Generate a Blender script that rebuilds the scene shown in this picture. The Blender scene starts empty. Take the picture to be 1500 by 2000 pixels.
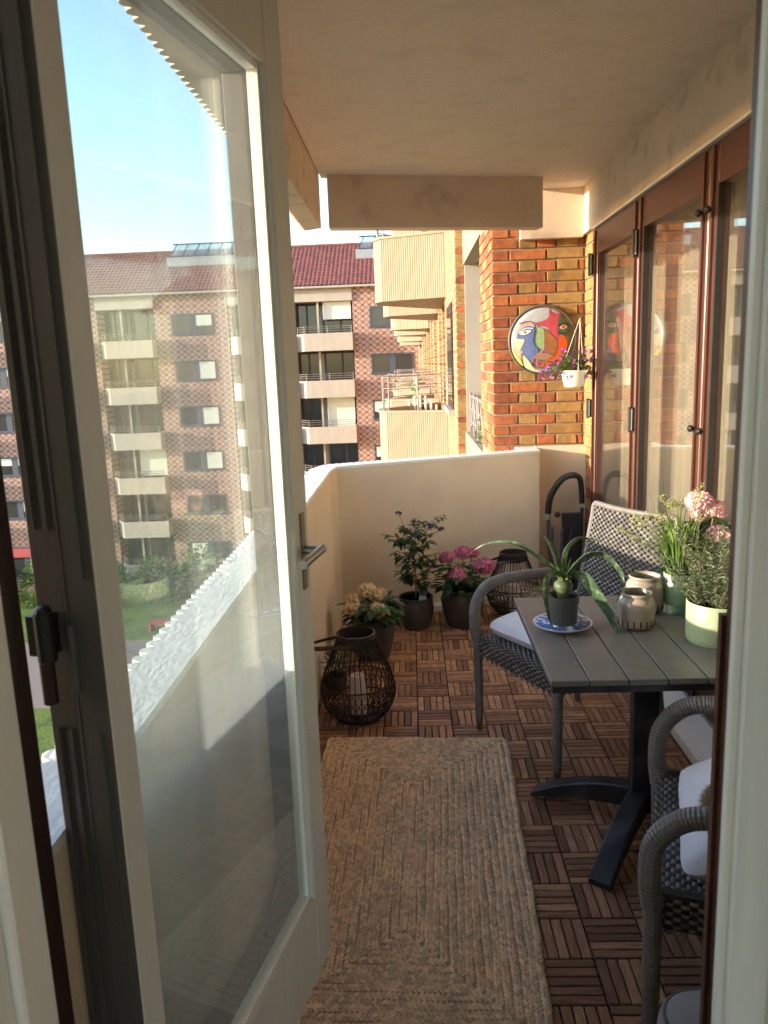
import bpy, math, random
from mathutils import Vector, Matrix
random.seed(11)
S = bpy.context.scene
COL = S.collection
R = math.radians
sin, cos, pi = math.sin, math.cos, math.pi

# ------------------------------------------------------------------ camera, world, sun, exposure
CAM = Vector((0, 0, 1.5621))
cd = bpy.data.cameras.new('camera'); co = bpy.data.objects.new('camera', cd); COL.objects.link(co)
cr, cu, cf = Vector((0.998786, 0.032699, -0.036838)), Vector((0.029986, 0.189673, 0.981389)), Vector((-0.039077, 0.981303, -0.188462))
m = Matrix((cr, cu, -cf)).transposed().to_4x4(); m.translation = CAM
co.matrix_world = m
cd.sensor_fit = 'VERTICAL'; cd.sensor_height = 36; cd.lens = 36 * 1504.07 / 2000
cd.clip_start = 0.05; cd.clip_end = 900
cd.dof.use_dof = True; cd.dof.focus_distance = 3.4; cd.dof.aperture_fstop = 9
S.camera = co

SUN_EL, SUN_AZ = R(9.0), R(14)           # azimuth: how far the sun stands behind the camera, measured from -x
tosun = Vector((-cos(SUN_AZ) * cos(SUN_EL), -sin(SUN_AZ) * cos(SUN_EL), sin(SUN_EL)))
W = bpy.data.worlds.new('World'); S.world = W; W.use_nodes = True
wn = W.node_tree; bg = wn.nodes['Background']
sky = wn.nodes.new('ShaderNodeTexSky'); sky.sky_type = 'NISHITA'; sky.sun_disc = False
sky.sun_elevation = SUN_EL; sky.sun_rotation = math.atan2(tosun.x, tosun.y)
sky.air_density = 1.0; sky.dust_density = 0.8; sky.ozone_density = 1.6
wn.links.new(sky.outputs[0], bg.inputs[0]); bg.inputs[1].default_value = 0.15
sl = bpy.data.lights.new('sun', 'SUN'); sl.energy = 2.0; sl.angle = R(0.55); sl.color = (1.0, 0.84, 0.65)
so = bpy.data.objects.new('sun', sl); COL.objects.link(so)
so.rotation_euler = (-tosun).to_track_quat('-Z', 'Y').to_euler()
vs = S.view_settings; vs.view_transform = 'Standard'; vs.look = 'None'; vs.exposure = 2.42; vs.gamma = 1; vs.use_curve_mapping = False
cy = S.cycles
cy.use_denoising = True; cy.max_bounces = 10; cy.diffuse_bounces = 6; cy.glossy_bounces = 5; cy.transparent_max_bounces = 24
cy.caustics_reflective = True; cy.blur_glossy = 0.25; cy.sample_clamp_indirect = 20.0

# ------------------------------------------------------------------ materials
MATS = {}
def mat(name, col, rough=0.6, var=0.12, scale=9.0, bump=0.0, bscale=60.0, metal=0.0, spec=0.5, obj_var=0.0, hue_to=None,
        island_var=0.0, stretch=None, col2=None, c2scale=3.0, c2lo=0.5, c2hi=0.65, bdist=0.004, detail=5.0, sss=0.0, trans=0.0, coat=0.0):
    if name in MATS: return MATS[name]
    M = bpy.data.materials.new(name); M.use_nodes = True; nt = M.node_tree; N = nt.nodes; L = nt.links
    b = N['Principled BSDF']
    b.inputs['Roughness'].default_value = rough; b.inputs['Metallic'].default_value = metal
    b.inputs['Specular IOR Level'].default_value = spec
    if coat: b.inputs['Coat Weight'].default_value = coat
    tc = N.new('ShaderNodeTexCoord'); mp = N.new('ShaderNodeMapping'); L.new(tc.outputs['Object'], mp.inputs[0])
    if stretch: mp.inputs['Scale'].default_value = stretch
    oi = N.new('ShaderNodeObjectInfo')
    if obj_var:
        ml = N.new('ShaderNodeVectorMath'); ml.operation = 'MULTIPLY_ADD'
        ml.inputs[0].default_value = (7.3, 3.1, 5.7)
        cb = N.new('ShaderNodeCombineXYZ')
        for i in range(3): L.new(oi.outputs['Random'], cb.inputs[i])
        sc = N.new('ShaderNodeVectorMath'); sc.operation = 'SCALE'; sc.inputs['Scale'].default_value = 37.0
        L.new(cb.outputs[0], sc.inputs[0]); ad = N.new('ShaderNodeVectorMath'); ad.operation = 'ADD'
        L.new(tc.outputs['Object'], ad.inputs[0]); L.new(sc.outputs[0], ad.inputs[1]); L.new(ad.outputs[0], mp.inputs[0])
    n = N.new('ShaderNodeTexNoise'); n.inputs['Scale'].default_value = scale; n.inputs['Detail'].default_value = detail; n.inputs['Roughness'].default_value = 0.6
    L.new(mp.outputs[0], n.inputs['Vector'])
    r = N.new('ShaderNodeMapRange'); r.inputs['From Min'].default_value = 0.3; r.inputs['From Max'].default_value = 0.7
    r.inputs['To Min'].default_value = 1 - var; r.inputs['To Max'].default_value = 1 + var
    L.new(n.outputs['Fac'], r.inputs['Value'])
    base = N.new('ShaderNodeRGB'); base.outputs[0].default_value = (*col, 1); cur = base.outputs[0]
    if hue_to is not None:
        mx = N.new('ShaderNodeMix'); mx.data_type = 'RGBA'
        L.new(oi.outputs['Random'] if obj_var else N.new('ShaderNodeNewGeometry').outputs['Random Per Island'], mx.inputs['Factor'])
        L.new(cur, mx.inputs['A']); mx.inputs['B'].default_value = (*hue_to, 1); cur = mx.outputs['Result']
    if col2 is not None:
        n2 = N.new('ShaderNodeTexNoise'); n2.inputs['Scale'].default_value = c2scale; n2.inputs['Detail'].default_value = 7; L.new(mp.outputs[0], n2.inputs['Vector'])
        r2 = N.new('ShaderNodeMapRange'); r2.inputs['From Min'].default_value = c2lo; r2.inputs['From Max'].default_value = c2hi; L.new(n2.outputs['Fac'], r2.inputs['Value'])
        mx = N.new('ShaderNodeMix'); mx.data_type = 'RGBA'; L.new(r2.outputs[0], mx.inputs['Factor'])
        L.new(cur, mx.inputs['A']); mx.inputs['B'].default_value = (*col2, 1); cur = mx.outputs['Result']
    val = r.outputs[0]
    def mulv(a, src, amt):
        q = N.new('ShaderNodeMapRange'); q.inputs['To Min'].default_value = 1 - amt; q.inputs['To Max'].default_value = 1 + amt; L.new(src, q.inputs['Value'])
        mm = N.new('ShaderNodeMath'); mm.operation = 'MULTIPLY'; L.new(a, mm.inputs[0]); L.new(q.outputs[0], mm.inputs[1]); return mm.outputs[0]
    if obj_var: val = mulv(val, oi.outputs['Random'], obj_var)
    if island_var: val = mulv(val, N.new('ShaderNodeNewGeometry').outputs['Random Per Island'], island_var)
    vm = N.new('ShaderNodeVectorMath'); vm.operation = 'SCALE'; L.new(cur, vm.inputs[0]); L.new(val, vm.inputs['Scale'])
    L.new(vm.outputs[0], b.inputs['Base Color'])
    if bump:
        nb = N.new('ShaderNodeTexNoise'); nb.inputs['Scale'].default_value = bscale; nb.inputs['Detail'].default_value = 4; L.new(mp.outputs[0], nb.inputs['Vector'])
        bp = N.new('ShaderNodeBump'); bp.inputs['Strength'].default_value = bump; bp.inputs['Distance'].default_value = bdist
        L.new(nb.outputs['Fac'], bp.inputs['Height']); L.new(bp.outputs[0], b.inputs['Normal'])
    if sss: b.inputs['Subsurface Weight'].default_value = sss; b.inputs['Subsurface Radius'].default_value = (0.02, 0.015, 0.01)
    if trans:
        tr = N.new('ShaderNodeBsdfTranslucent'); L.new(vm.outputs[0], tr.inputs[0]); ms = N.new('ShaderNodeMixShader'); ms.inputs[0].default_value = trans
        L.new(b.outputs[0], ms.inputs[1]); L.new(tr.outputs[0], ms.inputs[2]); L.new(ms.outputs[0], N['Material Output'].inputs[0])
    MATS[name] = M; return M

def glass(name, dust=0.05, rough=0.0, tint=(0.96, 0.98, 0.97), f0=0.045, dcol=(0.75, 0.78, 0.8), smear=0.0, film_low=None):
    """window glass: see-through and mirror parts mixed by angle, with a film of dust on it"""
    M = bpy.data.materials.new(name); M.use_nodes = True; nt = M.node_tree; N = nt.nodes; L = nt.links
    N.remove(N['Principled BSDF'])
    g = N.new('ShaderNodeNewGeometry')
    dt = N.new('ShaderNodeVectorMath'); dt.operation = 'DOT_PRODUCT'; L.new(g.outputs['Normal'], dt.inputs[0]); L.new(g.outputs['Incoming'], dt.inputs[1])
    def math_(op, a, b_=None):
        k = N.new('ShaderNodeMath'); k.operation = op
        for i, v in ((0, a), (1, b_)):
            if v is None: continue
            if isinstance(v, (int, float)): k.inputs[i].default_value = v
            else: L.new(v, k.inputs[i])
        return k.outputs[0]
    ab = math_('ABSOLUTE', dt.outputs['Value']); om = math_('SUBTRACT', 1.0, ab); p5 = math_('POWER', om, 5.0)
    F = math_('ADD', math_('MULTIPLY', p5, 1 - f0), f0)
    tr = N.new('ShaderNodeBsdfTransparent'); tr.inputs[0].default_value = (*tint, 1)
    gl = N.new('ShaderNodeBsdfGlossy'); gl.inputs['Roughness'].default_value = rough; gl.inputs[0].default_value = (1, 1, 1, 1)
    m1 = N.new('ShaderNodeMixShader'); L.new(F, m1.inputs[0]); L.new(tr.outputs[0], m1.inputs[1]); L.new(gl.outputs[0], m1.inputs[2])
    df = N.new('ShaderNodeBsdfDiffuse'); df.inputs[0].default_value = (*dcol, 1)
    tl = N.new('ShaderNodeBsdfTranslucent'); tl.inputs[0].default_value = (*dcol, 1)
    dd = N.new('ShaderNodeMixShader'); dd.inputs[0].default_value = 0.5; L.new(df.outputs[0], dd.inputs[1]); L.new(tl.outputs[0], dd.inputs[2])
    tc = N.new('ShaderNodeTexCoord'); n = N.new('ShaderNodeTexNoise'); n.inputs['Scale'].default_value = 3.0; n.inputs['Detail'].default_value = 6; n.inputs['Distortion'].default_value = 0.6
    L.new(tc.outputs['Object'], n.inputs['Vector'])
    rr = N.new('ShaderNodeMapRange'); rr.inputs['From Min'].default_value = 0.3; rr.inputs['From Max'].default_value = 0.75
    rr.inputs['To Min'].default_value = dust * 0.5; rr.inputs['To Max'].default_value = dust * 1.5; L.new(n.outputs['Fac'], rr.inputs['Value'])
    fac = rr.outputs[0]
    if film_low:
        z0, z1, amt = film_low     # pale film that gets thicker towards the foot of the pane
        sp = N.new('ShaderNodeSeparateXYZ'); L.new(tc.outputs['Object'], sp.inputs[0])
        q = N.new('ShaderNodeMapRange'); q.interpolation_type = 'SMOOTHSTEP'
        q.inputs['From Min'].default_value = z1; q.inputs['From Max'].default_value = z0; q.inputs['To Min'].default_value = 0; q.inputs['To Max'].default_value = amt
        L.new(sp.outputs[2], q.inputs['Value'])
        q2 = math_('MULTIPLY', q.outputs[0], math_('ADD', math_('MULTIPLY', n.outputs['Fac'], 0.5), 0.75))
        fac = math_('ADD', fac, q2)
    m2 = N.new('ShaderNodeMixShader'); L.new(fac, m2.inputs[0]); L.new(m1.outputs[0], m2.inputs[1]); L.new(dd.outputs[0], m2.inputs[2])
    L.new(m2.outputs[0], N['Material Output'].inputs[0]); return M

def diamond_mat(name, axis=0, pw=0.42, ph=0.335):
    """pale facing bricks with crossing runs of red headers, drawn in real brick courses"""
    M = bpy.data.materials.new(name); M.use_nodes = True; nt = M.node_tree; N = nt.nodes; L = nt.links
    b = N['Principled BSDF']; b.inputs['Roughness'].default_value = 0.85
    tc = N.new('ShaderNodeTexCoord'); sp = N.new('ShaderNodeSeparateXYZ'); L.new(tc.outputs['Object'], sp.inputs[0])
    def mt(op, a, b_=None, c=None):
        k = N.new('ShaderNodeMath'); k.operation = op
        for i, v in enumerate((a, b_, c)):
            if v is None: continue
            if isinstance(v, (int, float)): k.inputs[i].default_value = v
            else: L.new(v, k.inputs[i])
        return k.outputs[0]
    course = ph / 5
    u = mt('DIVIDE', sp.outputs[axis], pw)
    zc = mt('DIVIDE', sp.outputs[2], course); zq = mt('ADD', mt('FLOOR', zc), 0.5); v = mt('DIVIDE', zq, ph / course)
    ub = mt('DIVIDE', mt('ADD', mt('FLOOR', mt('DIVIDE', sp.outputs[axis], pw / 10)), 0.5), 10.0)
    a = mt('ABSOLUTE', mt('SUBTRACT', mt('FRACT', mt('ADD', ub, v)), 0.5))
    c = mt('ABSOLUTE', mt('SUBTRACT', mt('FRACT', mt('SUBTRACT', ub, v)), 0.5))
    mn = mt('MINIMUM', a, c); red = mt('LESS_THAN', mn, 0.115)
    jz = mt('LESS_THAN', mt('FRACT', zc), 0.14)
    wn_ = N.new('ShaderNodeTexWhiteNoise'); cb = N.new('ShaderNodeCombineXYZ'); L.new(mt('FLOOR', mt('DIVIDE', sp.outputs[axis], 0.21)), cb.inputs[0]); L.new(mt('FLOOR', zc), cb.inputs[2])
    L.new(cb.outputs[0], wn_.inputs['Vector'])
    m1 = N.new('ShaderNodeMix'); m1.data_type = 'RGBA'; m1.inputs['A'].default_value = (0.40, 0.285, 0.24, 1); m1.inputs['B'].default_value = (0.17, 0.054, 0.042, 1); L.new(red, m1.inputs['Factor'])
    m2 = N.new('ShaderNodeMix'); m2.data_type = 'RGBA'; L.new(m1.outputs['Result'], m2.inputs['A']); m2.inputs['B'].default_value = (0.33, 0.27, 0.22, 1); L.new(mt('MULTIPLY', jz, 0.55), m2.inputs['Factor'])
    sc = N.new('ShaderNodeVectorMath'); sc.operation = 'SCALE'; L.new(m2.outputs['Result'], sc.inputs[0]); L.new(mt('ADD', mt('MULTIPLY', wn_.outputs['Value'], 0.3), 0.85), sc.inputs['Scale'])
    L.new(sc.outputs[0], b.inputs['Base Color']); MATS[name] = M; return M

def brick_mat(name, axis, c1=(0.33, 0.20, 0.085), c2=(0.28, 0.09, 0.04)):
    M = bpy.data.materials.new(name); M.use_nodes = True; nt = M.node_tree; N = nt.nodes; L = nt.links
    b = N['Principled BSDF']; b.inputs['Roughness'].default_value = 0.85
    tc = N.new('ShaderNodeTexCoord'); sp = N.new('ShaderNodeSeparateXYZ'); L.new(tc.outputs['Object'], sp.inputs[0]); cb = N.new('ShaderNodeCombineXYZ')
    L.new(sp.outputs[axis], cb.inputs[0]); L.new(sp.outputs[2], cb.inputs[1])
    br = N.new('ShaderNodeTexBrick'); L.new(cb.outputs[0], br.inputs['Vector']); br.inputs['Scale'].default_value = 1
    br.inputs['Brick Width'].default_value = 0.24; br.inputs['Row Height'].default_value = 0.071; br.inputs['Mortar Size'].default_value = 0.006
    br.inputs['Color1'].default_value = (*c1, 1); br.inputs['Color2'].default_value = (*c2, 1); br.inputs['Mortar'].default_value = (0.5, 0.42, 0.32, 1)
    br.inputs['Bias'].default_value = -0.1
    bp = N.new('ShaderNodeBump'); bp.inputs['Distance'].default_value = 0.006; bp.inputs['Strength'].default_value = 0.9; bp.invert = True
    L.new(br.outputs['Fac'], bp.inputs['Height']); L.new(bp.outputs[0], b.inputs['Normal']); L.new(br.outputs['Color'], b.inputs['Base Color'])
    MATS[name] = M; return M

# ------------------------------------------------------------------ mesh helpers
class MB:
    def __init__(s): s.v = []; s.f = []
    def add(s, vs_, fs): o = len(s.v); s.v += [tuple(p) for p in vs_]; s.f += [tuple(i + o for i in f) for f in fs]
    def box(s, lo, hi, M=None, bev=0.0):
        x0, y0, z0 = lo; x1, y1, z1 = hi
        if bev:
            b = bev; vs_ = []
            for z, i in ((z0, b), (z0 + b, 0), (z1 - b, 0), (z1, b)):
                ring = [(x0 + i + (b if i == 0 else 0), y0 + i), (x1 - i - (b if i == 0 else 0), y0 + i), (x1 - i, y0 + i + (b if i == 0 else 0)), (x1 - i, y1 - i - (b if i == 0 else 0)),
                        (x1 - i - (b if i == 0 else 0), y1 - i), (x0 + i + (b if i == 0 else 0), y1 - i), (x0 + i, y1 - i - (b if i == 0 else 0)), (x0 + i, y0 + i + (b if i == 0 else 0))]
                vs_ += [(a, c, z) for a, c in ring]
            fs = [tuple(range(7, -1, -1)), tuple(range(24, 32))]
            for k in range(3):
                for j in range(8): a = k * 8 + j; c = k * 8 + (j + 1) % 8; fs.append((a, c, c + 8, a + 8))
        else:
            vs_ = [(x0, y0, z0), (x1, y0, z0), (x1, y1, z0), (x0, y1, z0), (x0, y0, z1), (x1, y0, z1), (x1, y1, z1), (x0, y1, z1)]
            fs = [(3, 2, 1, 0), (4, 5, 6, 7), (0, 1, 5, 4), (1, 2, 6, 5), (2, 3, 7, 6), (3, 0, 4, 7)]
        if M is not None: vs_ = [M @ Vector(p) for p in vs_]
        s.add(vs_, fs); return s
    def prism(s, poly, z0, z1, M=None):
        n = len(poly); vs_ = [(x, y, z0) for x, y in poly] + [(x, y, z1) for x, y in poly]
        ar = sum(poly[i][0] * poly[(i + 1) % n][1] - poly[(i + 1) % n][0] * poly[i][1] for i in range(n))
        fs = [tuple(range(n - 1, -1, -1)), tuple(range(n, 2 * n))] + [(i, (i + 1) % n, n + (i + 1) % n, n + i) for i in range(n)]
        if ar < 0: fs = [tuple(reversed(f)) for f in fs]
        if M is not None: vs_ = [M @ Vector(p) for p in vs_]
        s.add(vs_, fs); return s
    def strip(s, inner, outer, z0, z1):
        n = len(inner); vs_ = []
        for p, q in zip(inner, outer): vs_ += [(*p, z0), (*q, z0), (*q, z1), (*p, z1)]
        fs = []
        for i in range(n - 1):
            a = 4 * i; b = a + 4
            for j in range(4): k = (j + 1) % 4; fs.append((a + j, b + j, b + k, a + k))
        fs += [(0, 1, 2, 3), tuple(4 * (n - 1) + j for j in (3, 2, 1, 0))]
        s.add(vs_, fs); return s
    def tube(s, path, r, n=8, cap=True, flat=1.0):
        P = [Vector(p) for p in path]; rr = r if callable(r) else (lambda t: r)
        T = [(P[min(i + 1, len(P) - 1)] - P[max(i - 1, 0)]).normalized() for i in range(len(P))]
        u = T[0].orthogonal().normalized(); vs_ = []; fs = []
        for i, p in enumerate(P):
            u = (u - T[i] * u.dot(T[i])).normalized(); w = T[i].cross(u); rad = rr(i / max(1, len(P) - 1))
            for j in range(n): a = 2 * pi * j / n; vs_.append(p + u * (cos(a) * rad) + w * (sin(a) * rad * flat))
        for i in range(len(P) - 1):
            for j in range(n): k = (j + 1) % n; fs.append((i * n + j, i * n + k, (i + 1) * n + k, (i + 1) * n + j))
        if cap: fs += [tuple(range(n - 1, -1, -1)), tuple((len(P) - 1) * n + j for j in range(n))]
        s.add(vs_, fs); return s
    def lathe(s, prof, n=32, c=(0, 0, 0)):
        vs_ = []; fs = []; k = len(prof)
        for r, z in prof:
            for j in range(n): a = 2 * pi * j / n; vs_.append((c[0] + r * cos(a), c[1] + r * sin(a), c[2] + z))
        for i in range(k - 1):
            for j in range(n): q = (j + 1) % n; fs.append((i * n + j, i * n + q, (i + 1) * n + q, (i + 1) * n + j))
        if prof[0][0] > 0: fs.append(tuple(range(n - 1, -1, -1)))
        if prof[-1][0] > 0: fs.append(tuple((k - 1) * n + j for j in range(n)))
        s.add(vs_, fs); return s
    def blob(s, c, rx, ry, rz, n=8, k=6, jit=0.0, M=None):
        vs_ = []
        for i in range(k + 1):
            t = pi * i / k
            for j in range(n):
                a = 2 * pi * j / n; q = 1 + random.uniform(-jit, jit)
                p = Vector((sin(t) * cos(a) * rx * q, sin(t) * sin(a) * ry * q, cos(t) * rz * q))
                if M is not None: p = M @ p
                vs_.append(p + Vector(c))
        fs = [(i * n + j, (i + 1) * n + j, (i + 1) * n + (j + 1) % n, i * n + (j + 1) % n) for i in range(k) for j in range(n)]
        s.add(vs_, fs); return s
    def leaf(s, p, d, up, ln, w, fold=0.25, droop=0.3):
        """one pointed leaf: folded along its rib, bending down"""
        p = Vector(p); d = Vector(d).normalized(); side = d.cross(Vector(up)); 
        if side.length < 1e-4: side = d.orthogonal()
        side.normalize(); nn = side.cross(d).normalized()
        vs_ = [p]; ts = (0.3, 0.65, 1.0); ws = (0.9, 0.85, 0.0)
        for t, q in zip(ts, ws):
            c = p + d * (ln * t) - nn * (droop * ln * t * t)
            if q: vs_ += [c - side * (w * q / 2) + nn * (fold * w * q / 2), c, c + side * (w * q / 2) + nn * (fold * w * q / 2)]
            else: vs_.append(c)
        s.add(vs_, [(0, 2, 1), (0, 3, 2), (1, 2, 5, 4), (2, 3, 6, 5), (4, 5, 7), (5, 6, 7)]); return s
    def build(s, name, material, parent=None, smooth=False, loc=None):
        me = bpy.data.meshes.new(name); me.from_pydata([tuple(v) for v in s.v], [], s.f); me.update()
        if smooth: me.shade_smooth()
        o = bpy.data.objects.new(name, me)
        if material: me.materials.append(material)
        COL.objects.link(o)
        if parent is not None: o.parent = parent
        if loc is not None: o.location = loc
        return o

def rad(o, deg=40):
    o.data.set_sharp_from_angle(angle=R(deg)); return o
def tag(o, label=None, cat=None, group=None, kind=None):
    if label: o['label'] = label
    if cat: o['category'] = cat
    if group: o['group'] = group
    if kind: o['kind'] = kind
    return o
def thing(name, label, cat, loc=(0, 0, 0), rz=0.0, group=None):
    o = bpy.data.objects.new(name, None); o.empty_display_size = 0.1; COL.objects.link(o); o.location = loc; o.rotation_euler = (0, 0, rz)
    return tag(o, label, cat, group)
def inst(o, parent, loc=(0, 0, 0), rot=(0, 0, 0), scale=None, material=None):
    c = o.copy(); COL.objects.link(c); c.parent = parent; c.location = loc; c.rotation_euler = rot
    if scale: c.scale = scale
    return c
def copy_tree(o, parent=None):
    kids = [c for c in bpy.data.objects if c.parent is o]
    c = o.copy(); COL.objects.link(c); c.parent = parent
    for k in kids: copy_tree(k, c)
    return c
def frame_fn(P0, P1):
    """matrix with x along P0->P1 (horizontal)"""
    d = (Vector(P1) - Vector(P0)); a = math.atan2(d.y, d.x); return Matrix.Translation(P0) @ Matrix.Rotation(a, 4, 'Z')

# palette
CREAM = mat('cream_masonry_paint', (0.74, 0.62, 0.48), 0.8, var=0.08, scale=2.2, bump=0.55, bscale=130, bdist=0.0025, col2=(0.60, 0.49, 0.37), c2scale=2.2, c2lo=0.5, c2hi=0.8)
CEIL = mat('ceiling_paint', (0.68, 0.59, 0.49), 0.85, var=0.05, scale=30, bump=0.8, bscale=80, bdist=0.003, col2=(0.60, 0.515, 0.42), c2scale=5, c2lo=0.5, c2hi=0.75, stretch=(1, 1.25, 1))
COPING = mat('white_coping_paint', (0.80, 0.79, 0.76), 0.6, var=0.08, scale=26, bump=0.8, bscale=60, bdist=0.0035, stretch=(1.6, .6, 1))
BEAMP = mat('beam_paint', (0.62, 0.51, 0.39), 0.8, var=0.07, scale=4, bump=0.5, bscale=110, bdist=0.002, col2=(0.44, 0.35, 0.27), c2scale=6, c2lo=0.55, c2hi=0.72)
FACADE = mat('facade_cream', (0.31, 0.25, 0.178), 0.8, var=0.05, scale=1.2)
FARWHITE = mat('far_balcony_paint', (0.38, 0.34, 0.295), 0.8, var=0.08, scale=1.5, stretch=(2, 1, 0.4))
BROWN = mat('brown_stained_wood', (0.07, 0.027, 0.020), 0.38, var=0.22, scale=7, bump=0.15, bscale=30, stretch=(9, 9, 0.8))
BROWND = mat('dark_brown_frame', (0.035, 0.013, 0.010), 0.45, var=0.2, scale=7, stretch=(9, 9, 0.8))
WHITEP = mat('white_gloss_paint', (0.80, 0.80, 0.77), 0.35, var=0.04, scale=9, bump=0.12, bscale=45, bdist=0.002, stretch=(3, 3, 0.6))
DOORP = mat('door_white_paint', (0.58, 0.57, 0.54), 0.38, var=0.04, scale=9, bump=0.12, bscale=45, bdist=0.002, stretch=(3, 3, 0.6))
TAUPE = mat('taupe_paint_and_edge_shade', (0.085, 0.078, 0.073), 0.5, var=0.1, scale=9, bump=0.1, bscale=50, stretch=(4, 4, 0.6))  # also colours the hinge-edge strip, dark there to stand for shade
BLACK = mat('black_iron', (0.012, 0.012, 0.013), 0.45, var=0.2, scale=20)
RUBBER = mat('black_rubber', (0.016, 0.015, 0.015), 0.6, var=0.2, scale=20)
STEEL = mat('brushed_steel', (0.30, 0.29, 0.27), 0.33, metal=1.0, var=0.08, scale=30)
MORTAR = mat('mortar', (0.30, 0.24, 0.18), 0.95, var=0.15, scale=30, bump=0.8, bscale=150, bdist=0.003)
BR_RED = mat('red_brick', (0.29, 0.082, 0.036), 0.85, var=0.3, col2=(.17, .05, .03), c2scale=9, c2lo=.52, c2hi=.72, scale=22, bump=0.9, bscale=90, obj_var=0.25, hue_to=(0.33, 0.11, 0.038), bdist=0.003)
BR_YEL = mat('yellow_brick', (0.36, 0.205, 0.068), 0.85, var=0.25, col2=(.20, .13, .055), c2scale=9, c2lo=.52, c2hi=.72, scale=22, bump=0.9, bscale=90, obj_var=0.2, hue_to=(0.27, 0.165, 0.06), bdist=0.003)
WOOD = mat('acacia_slat', (0.33, 0.155, 0.085), 0.5, var=0.35, scale=16, stretch=(0.9, 9, 9), obj_var=0.4, hue_to=(0.38, 0.205, 0.115), bump=0.3, bscale=40, bdist=0.001, col2=(0.22, 0.10, 0.06), c2scale=14, c2lo=0.52, c2hi=0.72)
WOODI = mat('acacia_slat_far', (0.33, 0.155, 0.085), 0.5, var=0.35, scale=30, island_var=0.35, hue_to=(0.41, 0.225, 0.12))
DECKBASE = mat('deck_tile_base', (0.012, 0.011, 0.010), 0.8)
JUTE = mat('jute', (0.90, 0.74, 0.56), 0.9, var=0.15, scale=5, island_var=0.28, hue_to=(0.85, 0.67, 0.49), col2=(0.78, 0.58, 0.41), c2scale=5, c2lo=0.58, c2hi=0.72, bump=0.8, bscale=420, bdist=0.002)
WICK = mat('grey_wicker', (0.125, 0.118, 0.112), 0.42, var=0.2, scale=14, island_var=0.22, hue_to=(0.19, 0.175, 0.16))
WICKD = mat('dark_wicker_core', (0.075, 0.07, 0.066), 0.7)
TABLEM = mat('grey_table_slat', (0.175, 0.168, 0.155), 0.42, var=0.12, scale=14, bump=0.3, bscale=260, bdist=0.001, obj_var=0.06)
ANTH = mat('anthracite_metal', (0.022, 0.023, 0.026), 0.45, var=0.25, scale=8, col2=(0.05, 0.052, 0.058), c2scale=9, c2lo=0.5, c2hi=0.62)
CUSH = mat('white_cushion_cotton', (0.78, 0.78, 0.86), 0.9, var=0.05, scale=6, bump=0.5, bscale=240, bdist=0.001)
FURM = mat('beige_fur', (0.36, 0.27, 0.19), 0.95, var=0.35, scale=30, island_var=0.35)
GREYC = mat('grey_seat_cushion', (0.25, 0.235, 0.245), 0.9, var=0.06, scale=8, bump=0.4, bscale=500, bdist=0.0008)
POTM = mat('dark_glazed_pot', (0.062, 0.048, 0.043), 0.38, var=0.25, scale=6, bump=0.1)
SOIL = mat('potting_soil', (0.05, 0.028, 0.018), 0.95, var=0.6, scale=90, bump=1, bscale=120, bdist=0.008)
LEAFD = mat('dark_green_leaf', (0.03, 0.075, 0.026), 0.42, var=0.3, scale=30, island_var=0.5, hue_to=(0.055, 0.12, 0.03), trans=0.2)
LEAFG = mat('fresh_green_leaf', (0.13, 0.24, 0.045), 0.5, var=0.25, scale=30, island_var=0.4, hue_to=(0.20, 0.30, 0.08), trans=0.3)
ROSEM = mat('rosemary_needle', (0.075, 0.125, 0.065), 0.5, var=0.2, scale=30, island_var=0.5, hue_to=(0.13, 0.18, 0.10), trans=0.2)
STEM = mat('plant_stem', (0.16, 0.13, 0.06), 0.7, var=0.2)
ALOE = mat('aloe_leaf', (0.06, 0.105, 0.055), 0.35, var=0.35, scale=30, stretch=(1, 1, 1), col2=(0.16, 0.24, 0.14), c2scale=60, c2lo=0.5, c2hi=0.7)
PINK = mat('pink_floret', (0.66, 0.17, 0.33), 0.6, var=0.15, scale=60, island_var=0.3, hue_to=(0.72, 0.28, 0.36), trans=0.2)
PALEP = mat('pale_pink_floret', (0.74, 0.42, 0.47), 0.6, var=0.1, scale=60, island_var=0.2, hue_to=(0.80, 0.58, 0.58), trans=0.2)
OCHRE = mat('ochre_floret', (0.80, 0.68, 0.36), 0.6, var=0.15, scale=60, island_var=0.3, hue_to=(0.80, 0.60, 0.44), trans=0.2)
PURPLE = mat('purple_petal', (0.25, 0.04, 0.30), 0.55, var=0.15, island_var=0.35, hue_to=(0.42, 0.10, 0.46), trans=0.2)
WHITEC = mat('white_plastic', (0.74, 0.70, 0.60), 0.45, var=0.04)
RIB = mat('dark_rattan', (0.028, 0.017, 0.014), 0.45, var=0.25, scale=20)
LEATHER = mat('brown_leather', (0.055, 0.03, 0.02), 0.5, var=0.2)
WAX = mat('candle_wax', (0.68, 0.58, 0.54), 0.6, var=0.05, sss=0.3)
CURT = mat('sheer_curtain', (0.40, 0.345, 0.27), 0.9, var=0.04, scale=3, trans=0.35)
GREENPOT = mat('pale_green_pot', (0.33, 0.42, 0.25), 0.45, var=0.06, scale=6, bump=0.08, bscale=30)
JARM = mat('taupe_stoneware', (0.33, 0.28, 0.235), 0.28, var=0.1, scale=8, col2=(0.17, 0.17, 0.11), c2scale=5, c2lo=0.5, c2hi=0.75, coat=0.3)
JARD = mat('jar_inside', (0.05, 0.035, 0.028), 0.5, var=0.2)
PLASTIC = mat('grey_nursery_pot', (0.06, 0.066, 0.064), 0.5, var=0.08)
SAUCW = mat('white_china', (0.72, 0.72, 0.74), 0.2, var=0.02)
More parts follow.
